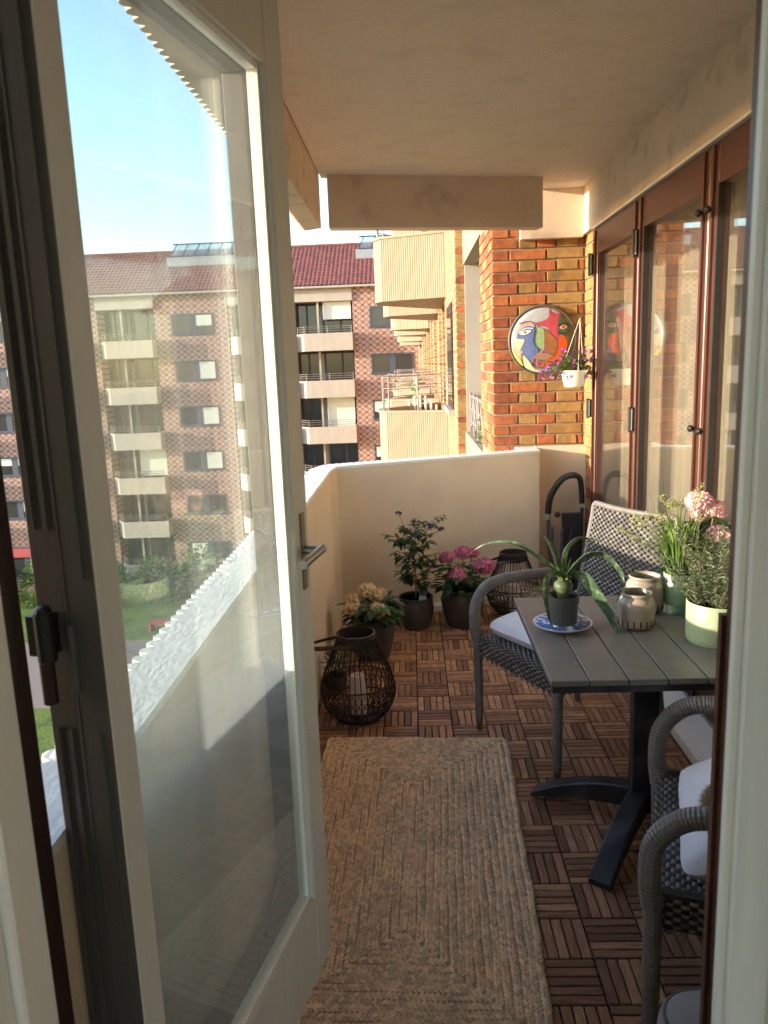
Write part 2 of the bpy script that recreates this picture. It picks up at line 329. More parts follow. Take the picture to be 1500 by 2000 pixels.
SAUCB = mat('blue_china_glaze', (0.05, 0.11, 0.36), 0.2, var=0.3, scale=40, col2=(0.55, 0.60, 0.72), c2scale=45, c2lo=0.52, c2hi=0.58)
ROOFT = mat('red_clay_tile', (0.20, 0.062, 0.050), 0.7, var=0.25, scale=3, island_var=0.1, col2=(0.16, 0.055, 0.045), c2scale=1.2)
DKFRAME = mat('slate_window_frame', (0.05, 0.065, 0.10), 0.5, var=0.1)
WPANE = mat('dark_window_pane', (0.035, 0.035, 0.038), 0.08, var=0.3, scale=0.8, spec=0.7)
BLIND = mat('pale_blind', (0.60, 0.62, 0.56), 0.8, var=0.05, bump=0.5, bscale=10, stretch=(0.1, 0.1, 3))
RAIL = mat('grey_rail', (0.20, 0.185, 0.175), 0.5, var=0.1)
GREYP = mat('grey_render', (0.36, 0.33, 0.29), 0.85, var=0.07, scale=3)
GRASS = mat('lawn_green', (0.10, 0.165, 0.024), 0.9, var=0.45, scale=9, col2=(0.055, 0.10, 0.02), c2scale=1.3, bump=1, bscale=14, bdist=.08)
PATH = mat('gravel_path', (0.22, 0.19, 0.17), 0.95, var=0.15, scale=20)
GROUND = mat('courtyard_ground', (0.16, 0.15, 0.12), 0.95, var=0.2, scale=1)
HEDGE = mat('hedge_leaf', (0.05, 0.12, 0.025), 0.6, var=0.3, scale=4, island_var=0.5, hue_to=(0.12, 0.2, 0.04), trans=0.2)
REDP = mat('dark_red_paint', (0.35, 0.06, 0.07), 0.6, var=0.1)
ROOMW = mat('room_wall_white', (0.70, 0.68, 0.62), 0.8, var=0.03)
ROOMF = mat('room_floor_oak', (0.28, 0.17, 0.09), 0.45, var=0.15, stretch=(6, 0.6, 1))
DIAM = diamond_mat('diamond_brickwork', 0)
BRW_Y = brick_mat('wing_brick_along', 1)
BRW_X = brick_mat('wing_brick_across', 0)
GL_DOOR = glass('door_glass', dust=0.030, f0=0.06, tint=(0.95, 0.985, 0.985), dcol=(.70, .78, .86), film_low=(0.30, 1.2, 0.22))
GL_WIN = glass('balcony_window_glass', dust=0.015, f0=0.125, tint=(0.96, 0.97, 0.95))
GL_JAR = glass('clear_glass', dust=0.05, f0=0.05, tint=(0.9, 0.97, 0.94))
GL_SKY = glass('skylight_glass', dust=0.25, f0=0.2, dcol=(0.5, 0.6, 0.65))

# ------------------------------------------------------------------ courtyard ground
g = MB(); g.box((-400, -300, -12.6), (400, 500, -12.05)); tag(g.build('ground', GROUND), kind='structure')
g = MB(); g.box((-60, 8, -12.04), (-1.5, 29.5, -12.0)); tag(g.build('lawn', GRASS), kind='structure')
g = MB(); g.box((-60, 29.5, -12.04), (-1.5, 37.5, -12.004)); tag(g.build('path', PATH), kind='structure')
g = MB(); g.box((-60, 37.5, -12.04), (-1.5, 46.5, -12.0)); tag(g.build('lawn', GRASS), kind='structure')

# ------------------------------------------------------------------ apartment building across the courtyard
YF = 47.5; PER = 2.77; TOPS = [3.5 - PER * i for i in range(6)]
fb = thing('apartment_building', 'apartment block across the courtyard with diamond patterned brick and red tiled roof', 'building', (0, YF, -12))
def part(mb, name, m_, parent, smooth=False):
    """mesh written in world coordinates, hung under a thing that stands at its own base"""
    o = mb.build(name, m_, parent, smooth)
    p = parent; off = Vector((0, 0, 0))
    while p is not None: off += Vector(p.location); p = p.parent
    o.data.transform(Matrix.Translation(-off)); return o
def wpart(mb, name, m_, parent, smooth=False):
    """as part(), for things that carry a rotation or sub-parts"""
    bpy.context.view_layer.update()
    o = mb.build(name, m_, parent, smooth); o.data.transform(parent.matrix_world.inverted()); return o
PIERS = [(-3.33, 1.1), (-15.35, -10.9), (-27.4, -22.9), (-39.5, -35)]
NARROW = [(-7.33, -6.9), (-19.35, -18.9), (-31.4, -30.95)]
for a, b in PIERS + NARROW:
    g = MB(); g.box((a, YF, -12.05), (b, YF + 5, 6.2)); part(g, 'brick_wall', DIAM, fb)
g = MB(); g.box((1.1, YF + .01, -12.05), (12, YF + 5, 6.2)); part(g, 'brick_wall', DIAM, fb)
RECESS = [(-6.9, -3.33), (-10.9, -7.33), (-18.9, -15.35), (-22.9, -19.35), (-30.95, -27.4), (-35, -31.4)]
rnd = random.Random(5)
for ri, (a, b) in enumerate(RECESS):
    g = MB(); g.box((a, YF + 1.25, -12.05), (b, YF + 5, 6.15)); part(g, 'recess_wall', GREYP, fb)
    g = MB(); g.box((a + .003, YF - .12, 5.38), (b - .003, YF + 1.24, 6.16)); part(g, 'fascia', FARWHITE, fb)
    for fi, T in enumerate(TOPS):
        dz = (0, .05, -.02)[ri % 3] * 0
        pl = [(a + .12, YF - .02), (a + .66, YF - .78), (b - .015, YF - .78), (b - .015, YF + 1.24), (a + .12, YF + 1.24)]
        if ri >= 3: pl = pl
        g = MB(); inn = [(a + .22, YF), (a + .72, YF - .68), (b - .1, YF - .68), (b - .1, YF + 1.2)]
        out = [(a + .12, YF - .02), (a + .66, YF - .78), (b - .015, YF - .78), (b - .015, YF + 1.2)]
        g.strip(inn, out, T - 1.03, T); g.prism([(a + .23, YF + .02), (a + .73, YF - .67), (b - .11, YF - .67), (b - .11, YF + 1.24), (a + .23, YF + 1.24)], T - 1.02, T - .85)
        bal = part(g, 'balcony', FARWHITE, fb)
        g = MB()
        for k in range(3): g.tube([(a + .2, YF, T + .13 + .13 * k), (a + .7, YF - .72, T + .13 + .13 * k), (b - .05, YF - .72, T + .13 + .13 * k)], 0.016, 5)
        for x, y in ((a + .2, YF), (a + .7, YF - .72), ((a + b) / 2 + .3, YF - .72), (b - .06, YF - .72)): g.tube([(x, y, T), (x, y, T + .42)], 0.02, 5)
        o = g.build('railing', RAIL, bal); o.data.transform(Matrix.Translation((0, -YF, 12)))
        z0, z1 = T - .8, (5.36 if fi == 0 else TOPS[fi - 1] - 1.05)
        g = MB(); yw = YF + 1.17
        g.box((a + .03, yw, z1 - .12), (b - .03, yw + .07, z1)); g.box((a + .03, yw, z0), (b - .03, yw + .07, z0 + .15))
        for x in (a + .03, a + .62, a + 1.28, a + 1.62, a + 2.7, b - .13): g.box((x, yw - .003, z0 + .14), (x + .1, yw + .073, z1 - .11))
        wf = part(g, 'balcony_window', DKFRAME if rnd.random() < .4 else BROWND, fb)
        for x0, x1 in ((a + .14, a + .61), (a + .73, a + 1.27), (a + 1.73, a + 2.69), (a + 2.81, b - .14)):
            g = MB(); g.box((x0, yw + .03, z0 + .15), (x1, yw + .05, z1 - .12)); o = g.build('pane', WPANE, wf); o.data.transform(Matrix.Translation((0, -YF, 12)))
        g = MB(); g.box((a + 1.4, YF + .1, T - .85), (a + 1.52, YF + .2, z1)); part(g, 'post', FARWHITE, fb)
        bl = {(0, 0): .52, (0, 2): 1.0, (2, 3): .95, (1, 1): .3, (1, 3): .7, (3, 2): .5, (2, 0): .0}.get((ri, fi), 0.0)
        if bl:
            g = MB(); g.box((a + 1.75, YF + .3, z1 - (z1 - T + .1) * bl), (b - .12, YF + .34, z1)); part(g, 'blind', BLIND, fb)
        if rnd.random() < .55 and ri < 3:
            g = MB()
            for _ in range(26):
                c = Vector((rnd.uniform(a + .9, b - .5), YF - .55 + rnd.uniform(-.1, .1), T + rnd.uniform(-.05, .3))); g.leaf(c, (rnd.uniform(-1, 1), rnd.uniform(-1, 1), rnd.uniform(0, 1)), (0, 0, 1), .22, .14)
            part(g, 'balcony_plants', HEDGE, fb)['kind'] = 'stuff'
for pi_, (a, b) in enumerate(PIERS[:3]):
    c = (a + b) / 2 + .08
    for fi in range(6):
        zt = 4.98 - PER * fi; h = 1.2 if fi < 5 else 2.0; x0, x1 = c - 1.28, c + 1.28
        if fi == 5: zt -= .25
        g = MB(); g.box((x0, YF - .03, zt - h), (x1, YF + .02, zt - h + .09)); g.box((x0, YF - .03, zt - .09), (x1, YF + .02, zt))
        for x in (x0, x1 - .09): g.box((x, YF - .032, zt - h + .08), (x + .09, YF + .02, zt - .08))
        g.box((x0 - .04, YF - .09, zt - h - .06), (x1 + .04, YF + .02, zt - h - .005))
        wf = part(g, 'window', DKFRAME, fb)
        g = MB(); g.box((c - .17, YF - .036, zt - h + .085), (c + .19, YF + .02, zt - .085)); o = g.build('window_panel', DKFRAME, wf); o.data.transform(Matrix.Translation((0, -YF, 12)))
        for x0_, x1_ in ((x0 + .09, c - .17), (c + .19, x1 - .09)):
            g = MB(); g.box((x0_, YF - .012, zt - h + .09), (x1_, YF - .004, zt - .09)); o = g.build('pane', WPANE, wf); o.data.transform(Matrix.Translation((0, -YF, 12)))
            if rnd.random() < .45:
                lo = zt - h * rnd.choice((.45, .6, .98)); g = MB(); g.box((x0_ + .02, YF - .018, lo), (x1_ - .02, YF - .013, zt - .1)); o = g.build('blind', BLIND, wf); o.data.transform(Matrix.Translation((0, -YF, 12)))
# roof: rows of pantiles as a real corrugated sheet in overlapping courses
g = MB(); nx = 300; xr0, xr1 = -42.0, 12.0; vs_ = []; rows = []
E0, E1 = (YF - .45, 6.22), (51.6, 9.12); NC = 15
for r_ in range(NC):
    for q, lift in ((r_ / NC, .05), ((r_ + 1) / NC, 0.0)): rows.append((E0[0] + (E1[0] - E0[0]) * q, E0[1] + (E1[1] - E0[1]) * q + lift))
npr = 6
nxv = 210 * npr
for y, z in rows:
    for i in range(nxv + 1): x = xr0 + (xr1 - xr0) * i / nxv; vs_.append((x, y, z + .05 * abs(sin(pi * i / npr)) - .02))
fs = [(r_ * (nxv + 1) + i, r_ * (nxv + 1) + i + 1, (r_ + 1) * (nxv + 1) + i + 1, (r_ + 1) * (nxv + 1) + i) for r_ in range(len(rows) - 1) for i in range(nxv)]
g.add(vs_, fs); rf = part(g, 'roof', ROOFT, fb); rf['kind'] = 'stuff'
g = MB(); g.prism([(0, 0), (1, 0), (1, 1), (0, 1)], 0, 1); g = MB()
g.add([(xr0, E0[0], 6.15), (xr1, E0[0], 6.15), (xr1, 51.6, 9.06), (xr0, 51.6, 9.06), (xr0, 56.2, 6.15), (xr1, 56.2, 6.15)], [(0, 1, 2, 3), (3, 2, 5, 4), (0, 4, 5, 1), (0, 3, 4), (1, 5, 2)]); part(g, 'roof_deck', ROOFT, fb)
g = MB(); g.tube([(xr0, 51.6, 9.16), (xr1, 51.6, 9.16)], .11, 8); part(g, 'roof_ridge', ROOFT, fb)
g = MB(); g.tube([(xr0, YF - .5, 6.16), (xr1, YF - .5, 6.16)], .07, 8); part(g, 'gutter', FARWHITE, fb)
for x in (-10.95, -23.0):
    g = MB(); g.tube([(x, YF - .45, 6.1), (x, YF - .1, 5.9), (x, YF - .1, 5.2)], .05, 6); part(g, 'downpipe', FARWHITE, fb)
for x0, x1 in ((-15.0, -9.9), (-3.15, .6), (-27.5, -22.5)):
    y0, y1 = 49.9, 51.5; zb, zt = 8.25, 9.5
    g = MB(); g.add([(x0, y0, zb - .5), (x1, y0, zb - .5), (x1, y1, zb), (x0, y1, zb), (x0, y0 - .1, zb + .35), (x1, y0 - .1, zb + .35), (x1, y1, zb + .45), (x0, y1, zb + .45)], [(0, 1, 5, 4), (1, 2, 6, 5), (2, 3, 7, 6), (3, 0, 4, 7), (4, 5, 6, 7)])
    sk = part(g, 'roof_light', mat('lead_flashing', (.30, .33, .36), .5, var=.15), fb)
    n = int((x1 - x0) / .85); g = MB(); gp = MB()
    for i in range(n + 1):
        x = x0 + .35 + (x1 - x0 - .7) * i / n; g.box((x - .03, y0 - .12, zb + .352), (x + .03, y0 - .04, zb + .40)); g.tube([(x - .12, y0 - .08, zb + .36), (x + .12, y0 + .9, zt)], .035, 5)
    g.tube([(x0 + .2, y0 + .9, zt), (x1 - .2, y0 + .9, zt)], .05, 5); g.tube([(x0 + .2, y0 - .08, zb + .38), (x1 - .2, y0 - .08, zb + .38)], .05, 5)
    o = g.build('glazing_bar', DKFRAME, sk); o.data.transform(Matrix.Translation((0, -YF, 12)))
    gp.add([(x0 + .2, y0 - .06, zb + .36), (x1 - .2, y0 - .06, zb + .36), (x1 - .3, y0 + .88, zt - .01), (x0 + .45, y0 + .88, zt - .01), (x1 - .2, y1, zb + .46), (x0 + .2, y1, zb + .46)], [(0, 1, 2, 3), (3, 2, 4, 5), (0, 3, 5), (1, 4, 2)])
    o = gp.build('roof_light_pane', GL_SKY, sk); o.data.transform(Matrix.Translation((0, -YF, 12)))
g = MB(); g.box((-27.3, YF - .35, -9.75), (-23, YF - .02, -9.2)); part(g, 'red_canopy', REDP, fb)

# hedge at its foot
def shrub(name, label, x, y, w, d, h, n, m_, zb=-12.0, cat='shrub', group=None, ls=.3):
    t = thing(name, label, cat, (x, y, zb), 0, group); g = MB(); rr = random.Random(int(abs(x * 31 + y * 7)))
    for _ in range(n):
        a, b_, c = rr.gauss(0, 1), rr.gauss(0, 1), abs(rr.gauss(0, 1)); l = math.sqrt(a * a + b_ * b_ + c * c) or 1; q = rr.uniform(.72, 1.05) * (1 + .12 * sin(5 * a / l + 3 * c / l))
        p = Vector((a / l * w * q, b_ / l * d * q, .15 + c / l * h * q)); g.leaf(p, (a + rr.uniform(-1.2, 1.2), b_ + rr.uniform(-1.2, 1.2), c + rr.uniform(-.8, .8)), (0, 0, 1), ls * rr.uniform(.7, 1.2), ls * .6)
    o = g.build('foliage', m_, t); o['kind'] = 'stuff'
    g = MB()
    for k in range(4): a = 1.6 * k; g.tube([(.1 * cos(a), .1 * sin(a), -.03), (w * .4 * cos(a), d * .4 * sin(a), h * .7)], lambda u: .06 * (1 - .7 * u), 5)
    g.build('stem', STEM, t); return t
hx = [(-26.5, 44.6, 2.2, 2.6), (-22.6, 44.9, 2.1, 2.3), (-19.0, 44.2, 2.1, 2.9), (-15.6, 44.9, 2.1, 2.2), (-12.6, 44.0, 2.2, 3.1), (-9.2, 44.8, 2.1, 3.4), (-5.9, 44.2, 2.2, 3.0)]
hl = ['rounded green bush at the far left foot of the apartment block', 'low green bush second from the left along the apartment block', 'tall dark green bush below the left column of cream balconies', 'low spreading bush between two taller ones under the diamond brick pier',
      'broad leafy bush under the right half of the diamond brick pier', 'tallest bush of the hedge row, just left of the white parapet', 'rounded bush at the right end of the hedge row']
for i, (x, y, w, h) in enumerate(hx): shrub('garden_shrub', hl[i], x, y, w, 1.7, h, 900, HEDGE, group='bushes along the foot of the apartment block')
t = thing('garden_bench', 'low dark red bench on the lawn in front of the bushes', 'bench', (-13.6, 39.0, -12))
for k in range(4): g = MB(); g.box((-.75, -.36 + .19 * k, .42), (.75, -.20 + .19 * k, .46)); g.build('seat_slat', REDP, t)
for x in (-.65, .65): g = MB(); g.box((x - .04, -.3, 0), (x + .04, .3, .42)); g.build('leg', REDP, t)

# ------------------------------------------------------------------ our own wing of the building, running away from the camera
wg = thing('apartment_wing', 'sunlit wing running away beside the balcony with a row of cream ribbed balconies', 'building', (0.57, 5.3, -12))
g = MB(); g.box((.57, 6.2, -12.05), (2.4, 8.2, -.2)); part(g, 'brick_wall', BRW_Y, wg)
g = MB(); g.box((.57, 6.2, -.15), (.67, 8.2, .83)); part(g, 'loggia_parapet', FACADE, wg)
g = MB(); g.box((.57, 6.2, 2.52), (.67, 8.2, 3.75)); part(g, 'loggia_fascia', FACADE, wg)
g = MB(); g.box((.675, 6.2, 2.54), (2.0, 8.2, 2.7)); part(g, 'loggia_ceiling', GREYP, wg)
g = MB(); g.box((1.7, 6.2, -.15), (1.8, 8.14, 2.54)); g.box((.57, 6.2, -.3), (1.8, 8.2, -.16)); part(g, 'loggia_wall', GREYP, wg)
g = MB(); g.box((.585, 8.145, -.15), (1.8, 8.19, 2.54)); part(g, 'loggia_side', GREYP, wg)
g = MB()
for k in range(3): g.tube([(.62, 6.25, .95 + .13 * k), (.62, 8.15, .95 + .13 * k)], .012, 6)
for k in range(5): g.tube([(.62, 6.3 + .45 * k, .83), (.62, 6.3 + .45 * k, 1.24)], .012, 6)
for k in range(8): g.tube([(.62, 6.3 + .23 * k, .9), (.62, 6.5 + .23 * k, 1.2)], .008, 5)
part(g, 'loggia_railing', RAIL, wg)
g = MB(); g.box((.50, 8.2, -12.05), (2.4, 10.86, 6.5)); part(g, 'brick_wall', BRW_Y, wg)
rr = random.Random(3); k = 0; z = -.5
while z < 3.9:   # the end of that wall facing the camera: yellow bricks with a red one every fourth course
    g = MB(); g.box((.492, 8.19, z + .004), (.60, 8.21, z + .067)); part(g, 'brick', BR_RED if k % 4 == 0 else BR_YEL, wg); z += .071; k += 1
g = MB(); g.box((.485, 8.95, 1.02), (.50, 10.15, 2.22)); wf = part(g, 'window', BROWND, wg)
g = MB(); g.box((.48, 9.05, 1.12), (.49, 10.05, 2.12)); o = g.build('pane', WPANE, wf); o.data.transform(Matrix.Translation((-.57, -5.3, 12)))
g = MB(); g.box((.43, 8.9, .96), (.51, 10.2, 1.015)); part(g, 'window_sill', GREYP, wg)
# wall bays further off
ys = [10.86, 14.3, 19.8, 24.0, 31.0, 47.5]
g = MB(); g.box((.60, 10.86, -12.05), (2.4, 47.5, 6.5)); part(g, 'brick_wall', BRW_Y, wg)
for y0, y1 in zip(ys[:-1], ys[1:]):
    L_ = y1 - y0
    g = MB(); g.box((.585, y1 - .42 * L_, -.6), (.60, y1 - .12 * L_, 2.5)); part(g, 'grey_panel', GREYP, wg)
    g = MB(); g.box((.53, y1 - .12 * L_, -12.05), (.61, y1, 6.5)); part(g, 'brick_pier', BRW_X, wg)
    g = MB(); g.box((.54, y1 - .5 * L_, -12.05), (.61, y1 - .42 * L_, 6.5)); part(g, 'brick_pier', BRW_X, wg)
def ribbed(pts, closed_from, pitch=.045, r=.012):
    out = [];
    for (x0, y0), (x1, y1) in zip(pts[:-1], pts[1:]):
        d = Vector((x1 - x0, y1 - y0)); n = max(1, round(d.length / pitch)); nrm = Vector((d.y, -d.x)).normalized() * closed_from
        for i in range(n):
            for t, h in ((0, 0), (.25, .8), (.5, 1), (.75, .8)):
                p = Vector((x0, y0)) + d * ((i + t) / n) + nrm * (h * r); out.append((p.x, p.y))
    out.append(pts[-1]); return out
def wing_balcony(dy, sc, label_part):
    for lev, (zb, zt) in enumerate(((2.41, 3.26), (-.45, .91), (5.2, 6.2))):
        core = [(.5, 10.65), (-.36, 11.0), (-.45, 11.2), (-.45, 11.7), (.5, 13.0)]
        core = [(x, y + dy) for x, y in core]
        out = ribbed(core, -1, .032 if dy < 5 else .064, .0065); 
        g = MB(); g.prism(out + [(.62, core[-1][1]), (.62, core[0][1])], zb, zb + .15)
        inn = [(.5, 10.78), (-.27, 11.09), (-.34, 11.25), (-.34, 11.66), (.5, 12.85)]; inn = [(x, y + dy) for x, y in inn]
        ro = []
        for i in range(len(core) - 1):
            n = max(1, round((Vector(core[i + 1]) - Vector(core[i])).length / (.032 if dy < 5 else .064))) * 4
            for j in range(n): t = j / n; ro.append((inn[i][0] + (inn[i + 1][0] - inn[i][0]) * t, inn[i][1] + (inn[i + 1][1] - inn[i][1]) * t))
        ro.append(inn[-1]); g.strip(ro, out, zb + .151, zt - .03)
        bal = part(g, 'balcony', FACADE, wg)
        o2 = [((x * 1.0), y) for x, y in core]; g = MB(); g.strip(inn, [(.5, 10.62 + dy), (-.385, 10.985 + dy), (-.475, 11.19 + dy), (-.475, 11.71 + dy), (.5, 13.03 + dy)], zt - .03, zt)
        o = g.build('coping', FACADE, bal); o.data.transform(Matrix.Translation((-.57, -5.3, 12)))
        if dy < 15:
            g = MB()
            pp = [(.5, 10.72 + dy), (-.31, 11.05 + dy), (-.40, 11.22 + dy), (-.40, 11.68 + dy), (.5, 12.9 + dy)]
            for k in range(3): g.tube([(x, y, zt + .16 + .15 * k) for x, y in pp], .007, 5)
            for x, y in pp + [(.1, 10.88 + dy), (.1, 12.3 + dy)]: g.tube([(x, y, zt), (x, y, zt + .47)], .010, 5)
            o = g.build('railing', RAIL, bal); o.data.transform(Matrix.Translation((-.57, -5.3, 12)))
for dy in (0, 3.4, 9.2, 13.4, 20.4, 27): wing_balcony(dy, 1, '')
# things on the neighbour's balcony and in the loggia
t = thing('garden_chair', 'white slatted garden chair on the next balcony behind its railing', 'chair', (.15, 11.9, -.29))
g = MB(); g.box((-.25, -.22, .42), (.25, .22, .46)); g.build('seat', WHITEC, t)
for k in range(7): g = MB(); g.tube([(-.24 + .08 * k, .22, .44), (-.26 + .085 * k, .3, .85), (-.26 + .085 * k, .3, 1.36 - .018 * (k - 3) ** 2)], .02, 6); g.build('slat', WHITEC, t)
for x in (-.22, .22):
    for y in (-.2, .2): g = MB(); g.tube([(x, y, 0), (x * .95, y, .43)], .018, 6); g.build('leg', WHITEC, t)
shrub('balcony_shrub', 'green potted shrub on the next balcony behind the white chair', .1, 12.45, .28, .2, 1.25, 160, HEDGE, zb=-.29, ls=.13)
shrub('loggia_plant', 'light green plant leaning out of the next loggia over its railing', .72, 6.75, .12, .3, .9, 130, LEAFG, zb=.25, ls=.13)

# ------------------------------------------------------------------ the balcony: parapet, ceiling, beams
def ribs_outer(pts, n_per, r=.022):
    return ribbed(pts, 1, .045, r)
def resample(inner, outer_core, pitch=.045):
    ro = []
    for i in range(len(outer_core) - 1):
        n = max(1, round((Vector(outer_core[i + 1]) - Vector(outer_core[i])).length / pitch)) * 4
        for j in range(n): t = j / n; ro.append((inner[i][0] + (inner[i + 1][0] - inner[i][0]) * t, inner[i][1] + (inner[i + 1][1] - inner[i][1]) * t))
    ro.append(inner[-1]); return ro
IN = [(-.48, .55), (-.48, 4.40), (-.455, 4.565), (.83, 5.05), (.83, 5.30)]
OU = [(-.575, .55), (-.575, 4.48), (-.52, 4.66), (.73, 5.12), (.73, 5.30)]
pw = thing('parapet_wall', 'cream painted parapet around the balcony with ribbed outer face and white brushed coping', 'parapet', (-.5, 4.5, -.3))
out = []
for a, b in zip(OU[:-1], OU[1:]): seg = ribbed([a, b], -1, .045, .02); out += seg[:-1]
out.append(OU[-1]); inn = resample(IN, OU)
g = MB(); g.strip(inn, out, -.3, .955); rad(part(g, 'wall', CREAM, pw), 50)
inn2 = [(x + .004, y - .003) for x, y in inn]
out2 = []
for a, b in zip(OU[:-1], OU[1:]): seg = ribbed([(a[0] - .006, a[1]), (b[0] - .006, b[1])], -1, .045, .024); out2 += seg[:-1]
out2.append((OU[-1][0] - .006, OU[-1][1]))
g = MB(); g.strip(inn2, out2, .9555, .972); part(g, 'coping', COPING, pw)
g = MB(); g.strip([(-.43, 4.50), (.84, 4.985)], [(-.47, 4.562), (.83, 5.048)], 0.001, .035); part(g, 'skirting', WHITEP, pw)
# parapet section in front of the brick, right of the step
g = MB(); g.box((.832, 5.215, -.3), (1.17, 5.29, .975)); part(g, 'recessed_wall', CREAM, pw)
# outer face: corrugation continues down
g = MB(); g.prism([(-.62, .55), (2.0, .55), (2.0, 5.5), (.83, 5.29), (.8, 5.05), (-.45, 4.58), (-.56, 4.4)], -.45, -.06); sb = g.build('balcony_slab', CREAM); tag(sb, kind='structure')

ce = thing('ceiling', None, None, (0, 3, 2.62)); tag(ce, kind='structure')
g = MB(); g.prism([(-.475, .55), (1.4, .55), (1.4, 5.6), (.83, 5.42), (.83, 5.02), (-.475, 4.68)], 2.62, 2.78); part(g, 'ceiling_slab', CEIL, ce)
inb = [(-.48, .55), (-.48, 4.60)]; oub = [(-.575, .55), (-.575, 4.66)]
o1 = ribbed(oub, -1, .045, .02); g = MB(); g.strip(resample(inb, oub), o1, 2.335, 3.7); rad(part(g, 'edge_beam', BEAMP, ce), 50)
g = MB(); g.strip([(-.435, 4.60), (.825, 4.905)], [(-.435, 4.70), (.80, 5.005)], 2.335, 3.7); part(g, 'end_beam', BEAMP, ce)
g = MB(); g.box((.74, 5.235, 2.32), (1.1395, 5.36, 2.619)); part(g, 'corner_beam', BEAMP, ce)
g = MB(); g.box((1.14, .86, 2.335), (1.40, 5.36, 2.6195)); part(g, 'window_beam', BEAMP, ce)
g = MB(); g.box((1.136, .86, 2.322), (1.16, 5.0, 2.334)); part(g, 'sealant_strip', WHITEP, ce)

# ------------------------------------------------------------------ brick pillar, every brick an object
pl = thing('brick_pillar', 'red and yellow brick pillar at the far end of the balcony behind the painted disc', 'brick pillar', (.56, 5.3, .5))
g = MB(); g.box((.568, 5.308, -12), (1.6, 6.19, 6)); g.box((1.178, 5.0, -.2), (1.40, 5.309, 2.335)); part(g, 'mortar', MORTAR, pl)
def brick_mesh(L_, D_, H_, m_, nm):
    rr = random.Random(nm); g = MB(); g.box((0, 0, 0), (L_, D_, H_), bev=.0035); g.v = [(x + rr.uniform(-.0015, .0015), y + rr.uniform(-.001, .001), z + rr.uniform(-.0015, .0015)) for x, y, z in g.v]
    me = bpy.data.meshes.new('brick'); me.from_pydata(g.v, [], g.f); me.materials.append(m_); return me
BM = {}
def brick(parent, x, y, z, L_, D_, red, face):
    """face: 'x' laid along x with its face to -y; 'y' laid along y with its face to -x"""
    key = (round(L_, 3), red, face, random.randrange(3))
    if key not in BM: BM[key] = brick_mesh(L_ if face == 'x' else D_, D_ if face == 'x' else L_, .060, BR_RED if red else BR_YEL, str(key))
    o = bpy.data.objects.new('brick', BM[key]); COL.objects.link(o); o.parent = parent; o.location = Vector((x, y, z)) - parent.location; return o
H = .0715; z = .985 - .0715; k = 0
while z < 2.42:
    j = random.uniform(-.003, .003)
    if k % 2 == 0: cells = [(.560, .105, 1), (.677, .232, 1), (.921, .232, 0)]
    else: cells = [(.560, .165, 1), (.737, .108, 0), (.857, .118, 1), (.987, .132, 0), (1.131, .028, 1)]
    for x, l, red in cells:
        if z > .9 or x < .73:
            if k % 6 == 3 and l > .2: red = 1 - red
            brick(pl, x, 5.297 + random.uniform(-.004, .003), z + random.uniform(-.002, .002), l, .02, red, 'x')
    y = 5.322 + (.0 if k % 2 else .0)
    cy_ = [(5.322, .10), (5.434, .232), (5.678, .232), (5.922, .232)] if k % 2 == 0 else [(5.322, .17), (5.504, .232), (5.748, .232), (5.992, .19)]
    for i, (y, l) in enumerate(cy_): brick(pl, .557 + random.uniform(-.003, .002), y, z, l - .012, .02, (i + k // 2) % 2 == 0 or (k + i) % 3 == 0, 'y')
    z += H; k += 1
z = .985 - .0715 * 14; k = 0
while z < 2.30:
    red = z < .82 and k % 2
    cells = [(5.003, .13), (5.145, .145)] if k % 2 == 0 else [(5.003, .07), (5.085, .205)]
    for y, l in cells: brick(pl, 1.168 + random.uniform(-.003, .002), y, z, l, .015, 1 if red else 0, 'y')
    z += H; k += 1

# ------------------------------------------------------------------ folding glass doors along the right side
fd = thing('folding_glass_door', 'brown framed folding glass doors along the right side with pale curtains behind', 'glass door', (1.17, 5.0, .1))
leaves = [(4.985, 4.045), (4.035, 3.13), (3.12, 2.21), (2.20, 1.30)]
for li, (ya, yb) in enumerate(leaves):
    x0, x1 = 1.152, 1.20; zb, zt = .115, 2.318
    g = MB(); sw = .082
    g.box((x0, ya - sw, zb), (x1, ya, zt), bev=.004); g.box((x0, yb, zb), (x1, yb + sw, zt), bev=.004)
    g.box((x0 - .010, ya - sw * .62, zb + .01), (x0 + .002, ya - sw * .38, zt - .01)); g.box((x0 - .010, yb + sw * .38, zb + .01), (x0 + .002, yb + sw * .62, zt - .01))
    g.box((x0 + .001, yb + sw, zt - .15), (x1 - .001, ya - sw, zt - .001)); g.box((x0 + .001, yb + sw, zb + .001), (x1 - .001, ya - sw, zb + .27))
    # inner glazing bead
    for (a0, a1, b0, b1) in ((yb + sw, yb + sw + .012, zb + .27, zt - .15), (ya - sw - .012, ya - sw, zb + .27, zt - .15)): g.box((x0 + .012, a0, b0), (x0 + .03, a1, b1))
    fr = part(g, 'leaf_frame', BROWN, fd)
    g = MB(); g.box((1.178, yb + sw - .004, zb + .266), (1.184, ya - sw + .004, zt - .146)); o = g.build('pane', GL_WIN, fr); o.data.transform(Matrix.Translation((-1.17, -5.0, -.1)))
    if li > 0:
        g = MB(); g.box((x0 - .004, ya - sw - .013, zb + .27), (x0 + .02, ya - sw - .0005, zt - .15)); o = g.build('seal', RUBBER, fr); o.data.transform(Matrix.Translation((-1.17, -5.0, -.1)))
